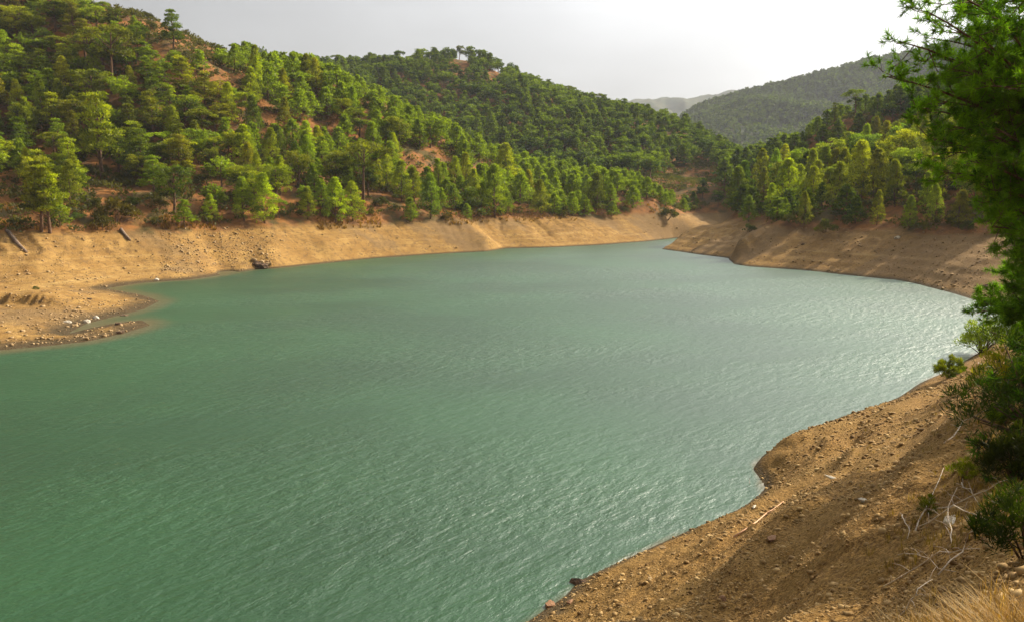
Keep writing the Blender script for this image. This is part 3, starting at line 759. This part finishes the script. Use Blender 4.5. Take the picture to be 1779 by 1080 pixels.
# ------------------------------------------------------------------ the bare banks: stones, logs, sticks
def rock_arr(g, sub_=1):
    import bmesh
    bm = bmesh.new(); bmesh.ops.create_icosphere(bm, subdivisions=sub_, radius=1)
    V_ = np.array([v.co[:] for v in bm.verts]); F_ = np.array([[v.index for v in f.verts] for f in bm.faces]); bm.free()
    V_ = V_ * (1 + .22 * g.normal(size=(len(V_), 1))) * np.array([1, .75 + .2 * g.random(), .5 + .2 * g.random()])
    return V_, F_
def gravel(name, X, Y, S_z, mat, sub_=1, lift=.15):
    g = np.random.default_rng(5); lib = [rock_arr(g, sub_) for _ in range(6)]
    Z = H(X, Y); VV, FF, n0 = [], [], 0
    for x, y, z, s_ in zip(X, Y, Z, S_z):
        V_, F_ = lib[rnd.randrange(6)]; a = rnd.random() * 6.28; ca, sa = math.cos(a), math.sin(a); tl = rnd.uniform(-.5, .5)
        Rm_ = np.array([[ca, -sa, 0], [sa, ca, 0], [0, 0, 1.]]) @ np.array([[1, 0, 0], [0, math.cos(tl), -math.sin(tl)], [0, math.sin(tl), math.cos(tl)]])
        VV.append(V_ @ Rm_.T * s_ + [x, y, z + s_ * lift]); FF.append(F_ + n0); n0 += len(V_)
    return link(name, mesh_from(name, np.concatenate(VV), np.concatenate(FF), False, mats=[mat]))
def scatter(n_, pxr, pyr, zr=(0.02, 99), fd=None):
    """spread points over the ground seen in a rectangle of the photograph"""
    out = []
    for _ in range(n_):
        p = hit(rnd.uniform(*pxr), rnd.uniform(*pyr), 3.0)
        if zr[0] < p[2] < zr[1] and (fd is None or fd(p)): out.append(p)
    return np.array(out)
near_only = lambda p: math.hypot(p[0], p[1]) < 48 and lake_sd(np.array([p[0]]), np.array([p[1]]))[0] > .05
a_ = rg.uniform(R(-2), R(36), 52000); r_ = 4.5 + 40 * rg.random(52000) ** 1.25
X, Y = r_ * np.sin(a_), r_ * np.cos(a_); d_ = lake_sd(X, Y); k_ = (d_ > .05) & (fbm(X * .7, Y * .7, 3, 55) + .35 * rg.random(len(X)) > -.12); X, Y = X[k_], Y[k_]
r_ = np.hypot(X, Y); sz = (.007 + .010 * rg.random(len(X)) ** 2 + .040 * rg.random(len(X)) ** 15) * (1 + r_ / 16)
M['gravel'] = mat_simple('gravel_stone', (.14, .08, .028), (.46, .31, .13), 1.7, .9, .01)
gr = gravel('gravel', X, Y, sz * .85, M['gravel'], 1, .02); tag(gr, 'brown gravel scattered over the near slope', 'gravel', kind='stuff')
P_ = scatter(2600, (0, 1200), (380, 610), (.03, 5.2), lambda p: math.hypot(p[0], p[1]) > 50)
q_ = scatter(900, (60, 560), (480, 600), (.03, .9), lambda p: math.hypot(p[0], p[1]) > 50); q2 = scatter(900, (280, 480), (390, 475), (.1, 5.2), lambda p: math.hypot(p[0], p[1]) > 50)
q3 = scatter(1300, (1150, 1720), (395, 520), (.05, 5.5), lambda p: math.hypot(p[0], p[1]) > 60)
P_ = np.concatenate([P_, q_, q2, q3])
gr2 = gravel('bank_stones', P_[:, 0], P_[:, 1], .05 + .06 * rg.random(len(P_)) + .16 * rg.random(len(P_)) ** 8, M['stone']); tag(gr2, 'small stones strewn over the bare banks across the water', 'stones', kind='stuff')

def rock(px, py, size, mat, label, cat='rock', rmin=3., squash=(1, 1, 1), grp=None, sub_=2):
    g = np.random.default_rng(int(px * 7 + py)); V_, F_ = rock_arr(g, sub_ - 1)
    import bmesh
    bm = bmesh.new(); vs = [bm.verts.new(v) for v in V_]
    for f in F_: bm.faces.new([vs[i_] for i_ in f])
    bmesh.ops.subdivide_edges(bm, edges=bm.edges[:], cuts=2, use_grid_fill=True)
    for v in bm.verts:
        n_ = fbm(np.array([v.co.x * 1.7 + px]), np.array([v.co.y * 1.7 + v.co.z * 1.3]), 3, 5)[0]; v.co *= 1 + .16 * n_
    me_ = bpy.data.meshes.new('rock'); bm.to_mesh(me_); bm.free(); me_.materials.append(mat)
    p = hit(px, py, rmin); o = link('rock', me_, None, p + np.array([0, 0, size * .12]))
    o.scale = (size * squash[0], size * squash[1], size * squash[2]); o.rotation_euler = (0, 0, g.random() * 6)
    tag(o, label, cat, grp); return o
rock(957, 1052, .16, M['redstone'], 'reddish block of rock at the edge of the near slope above the water, bottom centre')
rock(990, 1046, .10, M['redstone'], 'flat reddish stone just right of the reddish block at the water edge')
rock(1006, 1012, .20, M['darkstone'], 'dark rock on the near shore where the edge steps in, bottom centre', squash=(1.3, .8, .9))
rock(1152, 952, .10, M['stone'], 'small stone on the edge of the near slope')
rock(1310, 880, .09, M['palestone'], 'pale chip of stone above the curved stick', squash=(1.8, .7, .6))
rock(1340, 935, .12, M['redstone'], 'flat pinkish stone below the curved stick', squash=(1.5, .8, .5))
rock(1445, 830, .13, M['palestone'], 'pale flat stone in the middle of the near slope', squash=(1.7, .8, .5))
rock(1500, 870, .10, M['palestone'], 'whitish stone right of the middle of the near slope')
rock(1654, 905, .12, M['palestone'], 'white stone among the dead branches at lower right', squash=(1.6, 1, .7))
rock(1120, 925, .08, M['stone'], 'small grey-brown stone on the brow of the near slope')
rock(1130, 1005, .07, M['stone'], 'little brown stone in the gravel left of the curved stick')
rock(1255, 1040, .09, M['redstone'], 'rusty brown stone low on the near slope')
for k, (a, b, s_, lb) in enumerate([(447, 462, .75, 'dark jagged rock at the waterline of the left bank, left one of the heap'), (458, 464, .85, 'dark boulder at the waterline of the left bank, largest of the heap'),
        (466, 460, .5, 'lighter rock at the right of the heap on the left waterline'), (443, 452, .4, 'small rock on top of the heap at the left waterline'), (455, 456, .45, 'pale rock uphill in the heap at the left waterline')]):
    rock(a, b, s_, M['darkstone'] if k < 2 else M['stone'], lb, rmin=60)
for a, b, s_, lb in [(166, 553, .38, 'white stone, largest of the pale row beside the cove inlet'), (152, 559, .3, 'white stone beside the largest of the pale row in the cove'), (272, 487, .32, 'small white stone at the waterline left of centre on the left bank'),
        (215, 550, .4, 'dark stone in the mouth of the little cove inlet'), (206, 563, .3, 'brown stone on the inner edge of the low gravel spit'), (208, 578, .35, 'dark stone on the outer edge of the low gravel spit'),
        (118, 560, .3, 'pale stone at the inner end of the cove inlet'), (155, 520, .22, 'little dark stone on the smooth sandy spit')]:
    rock(a, b, s_, M['palestone'] if 'white' in lb or 'pale' in lb else M['darkstone'], lb, rmin=55)
for a, b, s_, lb in [(1560, 414, .5, 'small pale boulder on the shaded right bank'), (1715, 500, .5, 'whitish rock low on the right bank beside the big pine'), (1395, 425, .3, 'small stone on the lit brow of the right bank'),
        (1152, 431, .8, 'dark rock at the tip of the right bank')]:
    rock(a, b, s_, M['palestone'] if 'pale' in lb or 'white' in lb else M['darkstone'], lb, rmin=60)

def branch_obj(name, pts, r0, r1, mat, label, cat, forks=(), k=7):
    """one mesh: a crooked main stem and its side forks"""
    ac = Acc(); pts = [np.array(p, float) for p in pts]; base_ = pts[0].copy(); pts = [p - base_ for p in pts]
    rad = np.linspace(r0, r1, len(pts)); ac.add(*tube(pts, rad, k))
    for i_, off in forks:
        q = pts[i_]; off = np.array(off, float); ac.add(*tube([q, q + off * .5 + [0, 0, .02], q + off], [rad[i_] * .7, rad[i_] * .5, r1 * .5], 5))
    o = link(name, ac.mesh(name, mat), None, base_); tag(o, label, cat); return o
def onground(lst, lift=.03, rmin=3.):
    return [hit(a, b, rmin) + np.array([0, 0, lift + (c[0] if c else 0)]) for a, b, *c in lst]
branch_obj('log', onground([(13, 403), (22, 414), (32, 426), (46, 440)], .12, 50), .26, .17, M['log'], 'fallen grey-brown log lying down the slope at the far left', 'log', [(1, (-.5, .3, .5))])
branch_obj('log', onground([(210, 400), (217, 409), (226, 419)], .12, 50), .22, .15, M['log'], 'short log with a pale end lying below the brownish shrubs', 'log')
branch_obj('stick', onground([(1274, 934), (1296, 920), (1315, 907), (1332, 892), (1345, 884), (1361, 872)], .03), .022, .012, M['deadred'], 'long curved pinkish stick lying on the near gravel slope', 'stick', [(4, (.05, .05, .02)), (3, (.22, .05, .06)), (3, (.2, -.08, .03))])
branch_obj('twig', onground([(1208, 915, 0), (1209, 905, .1), (1208, 896, .3)], .0), .012, .005, M['log'], 'thin bare twig sticking up at the brow of the near slope', 'twig', [(1, (.08, 0, .12))])
branch_obj('twig', onground([(1305, 866, 0), (1303, 856, .12), (1301, 846, .35)], .0), .012, .004, M['log'], 'thin dark twig standing by the mound at the water edge', 'twig', [(1, (-.1, 0, .15)), (1, (.1, 0, .1))])
dead = [([(1590, 925, .0), (1612, 885, .15), (1637, 838, .45)], .020, 'pale dead branch leaning up by the small yellow-green plants'),
        ([(1567, 898, .05), (1572, 915, .1), (1576, 940, .05)], .016, 'short white forked twig on the gravel left of the dead branches'),
        ([(1598, 918, .05), (1655, 900, .3), (1728, 925, .15)], .016, 'long pale branch lying right of the white stone'),
        ([(1670, 845, .1), (1685, 862, .2), (1700, 885, .1)], .014, 'thin dead branch pointing down by the dark bush'),
        ([(1622, 888, .05), (1690, 878, .25), (1750, 862, .35)], .016, 'thin brown branch crossing the pale ones at lower right'),
        ([(1555, 1078, .0), (1590, 1052, .15), (1618, 1028, .2)], .013, 'pale stick low beside the orange grass'),
        ([(1535, 1020, .0), (1580, 1005, .15), (1630, 985, .3), (1700, 975, .2)], .013, 'long thin grey stick above the orange grass'),
        ([(1630, 1000, .0), (1680, 955, .3), (1740, 930, .4)], .012, 'arching grey branch above the orange grass'),
        ([(1700, 632, .1), (1716, 640, .3), (1735, 655, .2)], .05, 'bleached branch at the top of the near slope by the shrubs'),
        ([(1640, 770, .0), (1672, 740, .2), (1722, 722, .3)], .022, 'grey branch half way up the slope below the yellow bush'),
        ([(1655, 950, .0), (1645, 920, .25), (1660, 880, .5)], .012, 'upright dead branch with short forks at lower right'),
        ([(1715, 880, .1), (1745, 905, .3), (1778, 935, .3)], .014, 'dead branch under the dark bush at the right edge'),
        ([(1560, 965, .0), (1600, 975, .1), (1660, 1000, .05)], .010, 'thin twig lying on the gravel left of the orange grass')]
for pts, r0, lb in dead:
    g = np.random.default_rng(len(lb)); w = onground([(a, b, c * .5) for a, b, c in pts], .015); r0 *= .6; fine_ = [w[0]]
    for a, b in zip(w[:-1], w[1:]):
        for t in (.33, .66, 1.): fine_.append(a + (b - a) * t + (g.normal(size=3) * .02 if t < 1 else 0))
    fk = [(i_, g.normal(size=3) * [.09, .09, .03] + [0, 0, .05]) for i_ in range(1, len(fine_) - 1, 1)]
    branch_obj('dead_branch', fine_, r0, r0 * .35, M['dead'], lb, 'branch', fk)

# ------------------------------------------------------------------ near plants
def near_shrub(px, py, h, w_, color, label, n=42, ln=.11, wd=.02, seed=1, name='shrub', cat='shrub', flat=.8, mat='nearpine', npf=46, base=None):
    g = np.random.default_rng(seed * 31 + 7)
    P, S, T = [], [], []
    for k in range(npf):
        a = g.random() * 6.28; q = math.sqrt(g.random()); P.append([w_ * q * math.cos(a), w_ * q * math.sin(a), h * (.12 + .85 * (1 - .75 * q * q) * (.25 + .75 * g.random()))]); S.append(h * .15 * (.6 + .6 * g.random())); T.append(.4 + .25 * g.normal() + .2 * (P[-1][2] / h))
    P = np.array(P); V_, F_, tn = leaves(P, np.array(S), flat, np.clip(T, 0, 1), int(n * 1.9), ln * .8, wd * .55, g, .7, .5)
    me_ = mesh_from('foliage', V_, F_, False, mats=[M[mat]]); attr(me_, 'tint', tn); ac = Acc()
    for k in range(0, npf, 2): q = P[k]; ac.add(*tube([[q[0] * .08, q[1] * .08, -.1], q * [.45, .45, .6], q], [h * .016, h * .010, h * .004], 5))
    p = hit(px, py, 3.) if base is None else np.array(base)
    e = bpy.data.objects.new(name, None); COL.objects.link(e); e.location = p
    c = link('foliage', me_, e); c.color = tuple(color) + (1,); link('stems', ac.mesh('stems', M['bark']), e); tag(e, label, cat); return e
near_shrub(1650, 655, 1.1, .9, (1.2, .62, .5), 'dark olive shrub at the water-side top of the near slope', seed=1, ln=.24, wd=.05)
near_shrub(1706, 612, 2.3, 1.35, (1.9, 1.15, .7), 'bright green shrub below the big pine by the water', seed=2, ln=.26, wd=.06, npf=60)
near_shrub(1750, 690, 1.2, .8, (3.2, 1.5, .6), 'yellow-orange bush at the right edge of the near slope', seed=3, ln=.16, wd=.03)
near_shrub(1672, 835, .4, .22, (1.8, 1.1, .6), 'small yellow-green plant on the slope above the pale branches', seed=4, ln=.09, wd=.014, n=26, npf=26)
near_shrub(1612, 892, .28, .14, (1.5, .95, .6), 'little green plant left of the white stone', seed=5, ln=.08, wd=.012, n=22, npf=18)
near_shrub(1790, 960, .5, .34, (.3, .22, .3), 'shade-darkened green bush at the right edge above the orange grass', seed=6, ln=.09, wd=.014, npf=60)  # leaf colour darkened to stand for the shade at this edge
near_shrub(1770, 838, .8, .5, (.22, .15, .2), 'nearly black shaded bush at the right edge', seed=7, ln=.12, wd=.02, npf=70)  # near-black leaf colour carries the pine's shadow
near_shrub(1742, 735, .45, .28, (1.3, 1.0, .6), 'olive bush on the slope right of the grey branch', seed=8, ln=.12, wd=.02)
near_shrub(1800, 780, 1.9, 1.1, (.3, .25, .3), 'dark thicket in the shade under the big pine', seed=9, ln=.15, wd=.025, npf=80)  # shade under the pine is put into the dark leaf colour
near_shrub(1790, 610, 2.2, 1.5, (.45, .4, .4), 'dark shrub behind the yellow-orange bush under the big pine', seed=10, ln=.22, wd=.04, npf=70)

# grass: dry orange tufts low on the right, thin straw on the slope
def grass(name, pts, hgt, blades, label, color=(1, 1, 1), lean=.5, wd=.007):
    VV, T = [], []; g = np.random.default_rng(len(pts))
    for p in pts:
        m__ = blades; a = g.random(m__) * 6.28; h_ = hgt * (.5 + .7 * g.random(m__)); rr_ = g.random(m__) * .06
        b = np.c_[p[0] + rr_ * np.cos(a), p[1] + rr_ * np.sin(a), np.full(m__, p[2] - .02)]; dr = np.c_[np.cos(a), np.sin(a), np.zeros(m__)] * (lean * g.random(m__) * h_)[:, None]
        sd = np.c_[-np.sin(a), np.cos(a), np.zeros(m__)] * wd
        mid = b + dr * .35 + np.c_[np.zeros((m__, 2)), h_ * .6]; tip = b + dr + np.c_[np.zeros((m__, 2)), h_ * .95]
        VV.append(np.stack([b - sd, b + sd, mid + sd * .7, mid - sd * .7, mid - sd * .7, mid + sd * .7, tip + sd * .1, tip - sd * .1], 1).reshape(-1, 3)); T.append(np.repeat(g.random(m__), 8))
    V_ = np.concatenate(VV); F_ = np.arange(len(V_)).reshape(-1, 4)
    me_ = mesh_from(name, V_, F_, False, mats=[M['grass']]); attr(me_, 'tint', np.concatenate(T)); o = link(name, me_); o.color = color + (1,); tag(o, label, 'grass', kind='stuff')
gp = [hit(rnd.uniform(1540, 1830), rnd.uniform(1085, 1180), 2.) for _ in range(190)] + [hit(1720 + rnd.gauss(0, 60), 1085 + rnd.gauss(0, 25), 2.) for _ in range(60)]
grass('dry_grass', gp, .15, 13, 'orange dry grass at the bottom right corner', (1.0, .95, .8), 1.6, wd=.003)
gp = [hit(rnd.uniform(1480, 1790), rnd.uniform(640, 1000), 3.) for _ in range(620)] + [hit(rnd.uniform(1660, 1800), rnd.uniform(600, 860), 3.) for _ in range(260)]
gp = [p for p in gp if fbm(np.array([p[0]]) * .8, np.array([p[1]]) * .8, 2, 5)[0] + (p[0] / max(p[1], 1) - .45) * 2.2 > .1 and lake_sd(np.array([p[0]]), np.array([p[1]]))[0] > 1.5]
grass('straw', gp, .13, 9, 'thin straw and dry weeds on the upper near slope', (.62, .62, .5), 1.3, .004)
gp = [hit(rnd.uniform(-20, 1170), rnd.uniform(355, 400), 50.) for _ in range(2600)]
gp = [p for p in gp if 4.3 < p[2] < 9 and fbm(np.array([p[0]]) * .12, np.array([p[1]]) * .12, 3, 15)[0] > .0]
grass('dry_grass', gp, .5, 12, 'rusty dry grass along the top of the left bank', (.75, .66, .45), 1., .035)

# ------------------------------------------------------------------ the big near pine

def tufts(C_, Dn, n_, ln, wd, g):
    """needles fanned round each shoot end C_ pointing along Dn"""
    N = len(C_) * n_; Cc = np.repeat(C_, n_, 0); D_ = np.repeat(Dn, n_, 0)
    ax = unit(D_ * .75 + unit(g.normal(size=(N, 3))) * .95); l_ = (ln * (.65 + .6 * g.random(N)))[:, None]; sd = unit(np.cross(ax, g.normal(size=(N, 3)))) * wd
    b = Cc - D_ * (g.random(N) * .12)[:, None]
    return np.stack([b - sd, b + sd, b + ax * l_ + sd * .25, b + ax * l_ - sd * .25], 1).reshape(-1, 3), N
def near_pine(x, y, ht, tips, extra, rad0, seed, label, color, keep, wd=.0075, nn=30):
    g = np.random.default_rng(seed); tb = np.array([x, y, H1(x, y) - .3])
    def tr_at(z): t = z - tb[2]; return tb + np.array([-.05 * t + .25 * math.sin(t * .5), .03 * t + .15 * math.sin(t * .8), t])
    pine = bpy.data.objects.new('pine_tree', None); COL.objects.link(pine); pine.location = tb; tag(pine, label, 'pine tree')
    zz_ = np.linspace(tb[2], tb[2] + ht, 14); ac = Acc(); ac.add(*tube([tr_at(z) - tb for z in zz_], np.linspace(.24, .05, 14), 12)); link('trunk', ac.mesh('trunk', M['bark']), pine)
    limbs = [at(a + g.normal() * 4, b, D=D) for a, b, D in tips]
    for k in range(extra):
        a = g.random() * 6.28; zt = tb[2] + 1.2 + (ht - 2) * g.random(); r = (rad0 - rad0 * .6 * (zt - tb[2]) / ht) * (.55 + .5 * g.random()); c = tr_at(zt)
        q = c + np.array([r * math.cos(a), r * math.sin(a), -.1 * r])
        px, py, _ = proj(q)
        if keep(px, py) and q[1] > 3: q = c + (q - c) * .5
        limbs.append(q)
    NV, NTi = [], []
    for li, tip in enumerate(limbs):
        Lr = np.hypot(*(tip - tb)[:2]); z0 = min(max(tip[2] - .25 * Lr + g.normal() * .3, tb[2] + .8), tb[2] + ht - .8); s0 = tr_at(z0); mid = (s0 + tip) / 2 + np.array([0, 0, .10 * Lr + g.normal() * .1]) + g.normal(size=3) * .12
        ts = np.linspace(0, 1, 9)[:, None]; cv = (1 - ts) ** 2 * s0 + 2 * ts * (1 - ts) * mid + ts ** 2 * tip
        ac = Acc(); ac.add(*tube(cv - tb, np.linspace(.055, .010, 9), 6)); Cs, Ds = [], []
        ld = unit(tip - s0)
        for q in range(17):
            t = .25 + .75 * (q + g.random()) / 17; i_ = min(int(t * 8), 7); p0 = cv[i_] + (cv[i_ + 1] - cv[i_]) * (t * 8 - i_)
            dr = unit(ld * .7 + g.normal(size=3) * np.array([.7, .7, .45]) + np.array([0, 0, .1])); tl = (.35 + .6 * g.random()) * (1.15 - .5 * t) * (1 + .25 * (Lr > 3)); p1 = p0 + dr * tl * .6 + [0, 0, -.03]; p2 = p0 + dr * tl + [0, 0, .06]
            ac.add(*tube([p0 - tb, p1 - tb, p2 - tb], [.010, .007, .004], 4))
            Cs.append(p2); Ds.append(unit(dr + [0, 0, .35]))
            for u_ in range(5):
                e_ = unit(dr * .8 + g.normal(size=3) * .7 + [0, 0, .25]); pb = p0 + dr * tl * (.35 + .6 * g.random()); pe = pb + e_ * (.12 + .16 * g.random())
                ac.add(*tube([pb - tb, pe - tb], [.005, .003], 3)); Cs.append(pe); Ds.append(e_)
        Cs.append(tip); Ds.append(ld)
        V_, N = tufts(np.array(Cs) - tb, np.array(Ds), nn, .125, wd, g); NV.append(V_)
        NTi.append(np.repeat(np.clip(np.repeat(.45 + .14 * g.normal() + .2 * g.normal(size=len(Cs)), nn) + g.normal(size=N) * .1, 0, 1), 4))
        link('branch', ac.mesh('branch', M['bark']), pine)
    V_ = np.concatenate(NV); me_ = mesh_from('needles', V_, np.arange(len(V_)).reshape(-1, 4), False, mats=[M['nearpine']]); attr(me_, 'tint', np.concatenate(NTi))
    o = link('needles', me_, pine); o.color = color + (1,); print('needles', len(V_) // 4)
tips = [(1562, 72, 15.5), (1528, 132, 16.5), (1605, 20, 15), (1640, -20, 15), (1606, 175, 17), (1592, 240, 17.5), (1560, 185, 17.2), (1612, 300, 17), (1655, 345, 17.5), (1668, 395, 17), (1690, 440, 18), (1700, 500, 18.5), (1690, 545, 18.5),
        (1650, 120, 16), (1630, 220, 16.5), (1660, 280, 16), (1690, 330, 16.5), (1720, 400, 17), (1725, 470, 17), (1735, 530, 17.5), (1700, 60, 15.5), (1720, 150, 16), (1700, 220, 16.3), (1740, 280, 16),
        (1760, 60, 17), (1740, 120, 18), (1770, 200, 17.5), (1780, 340, 17), (1770, 430, 17), (1775, 510, 17.5), (1765, 570, 18), (1730, 590, 19), (1800, 100, 16), (1810, 250, 16), (1820, 380, 16.5), (1820, 480, 17), (1810, 560, 17),
        (1615, 110, 17), (1640, 170, 17.5), (1625, 265, 18), (1665, 220, 18), (1680, 100, 17.5), (1670, 160, 18.5), (1690, 280, 18), (1645, 70, 16.5), (1715, 345, 18), (1735, 440, 18.5), (1650, 310, 18.2),
        (1735, 30, 15.5), (1690, 10, 16.5), (1760, 150, 16.5), (1755, 240, 18), (1760, 390, 18), (1750, 320, 17.5), (1745, 480, 18), (1720, 550, 18.5), (1755, 545, 17.5)]
tips = [(a + (62 if b > 330 else 22 if b > 150 else 0), b, D) for a, b, D in tips]
near_pine(13.6, 19.5, 13, tips, 46, 4.3, 11, 'big near pine with needle tufts hanging in from the upper right edge', (1.25, 1.3, .75), lambda px, py: px < 1655 + max(0, py - 300) * .3 and py > -20)
tips = [(1748, 610, 12), (1735, 660, 11.5), (1742, 720, 11), (1760, 690, 12), (1722, 770, 10.5), (1735, 830, 10), (1765, 790, 11), (1775, 650, 11), (1780, 740, 11), (1790, 860, 10), (1772, 900, 9), (1760, 580, 12.5), (1800, 620, 11), (1800, 700, 10.5), (1810, 800, 10),
        (1745, 795, 11), (1755, 860, 10.2), (1790, 930, 9)]
tips = [(a + 34, b, D) for a, b, D in tips]
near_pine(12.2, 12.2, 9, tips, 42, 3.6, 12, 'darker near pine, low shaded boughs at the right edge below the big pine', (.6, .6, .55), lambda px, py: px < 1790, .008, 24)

# ------------------------------------------------------------------ the summer haze in the valley
def haze(density):
    x0, x1, y0, y1, z0, z1 = -3600, 3600, -900, 5400, float(GZ.min()) - 1, float(max(GZ.max(), 60)) + 12
    V_ = [(x, y, z) for x in (x0, x1) for y in (y0, y1) for z in (z0, z1)]
    F_ = [(0, 1, 3, 2), (4, 6, 7, 5), (0, 4, 5, 1), (2, 3, 7, 6), (0, 2, 6, 4), (1, 5, 7, 3)]
    me_ = bpy.data.meshes.new('haze'); me_.from_pydata(V_, [], F_); s = NT('haze_air')
    pv = s.n('VolumePrincipled'); pv.inputs['Color'].default_value = (.80, .84, .90, 1); pv.inputs['Density'].default_value = density; pv.inputs['Anisotropy'].default_value = .1
    s.l(pv.outputs[0], s.out.inputs[1]); me_.materials.append(s.m); o = link('haze', me_); tag(o, kind='stuff'); o['label'] = 'thin pale haze in the valley air'; o['category'] = 'haze'
haze(.00015)
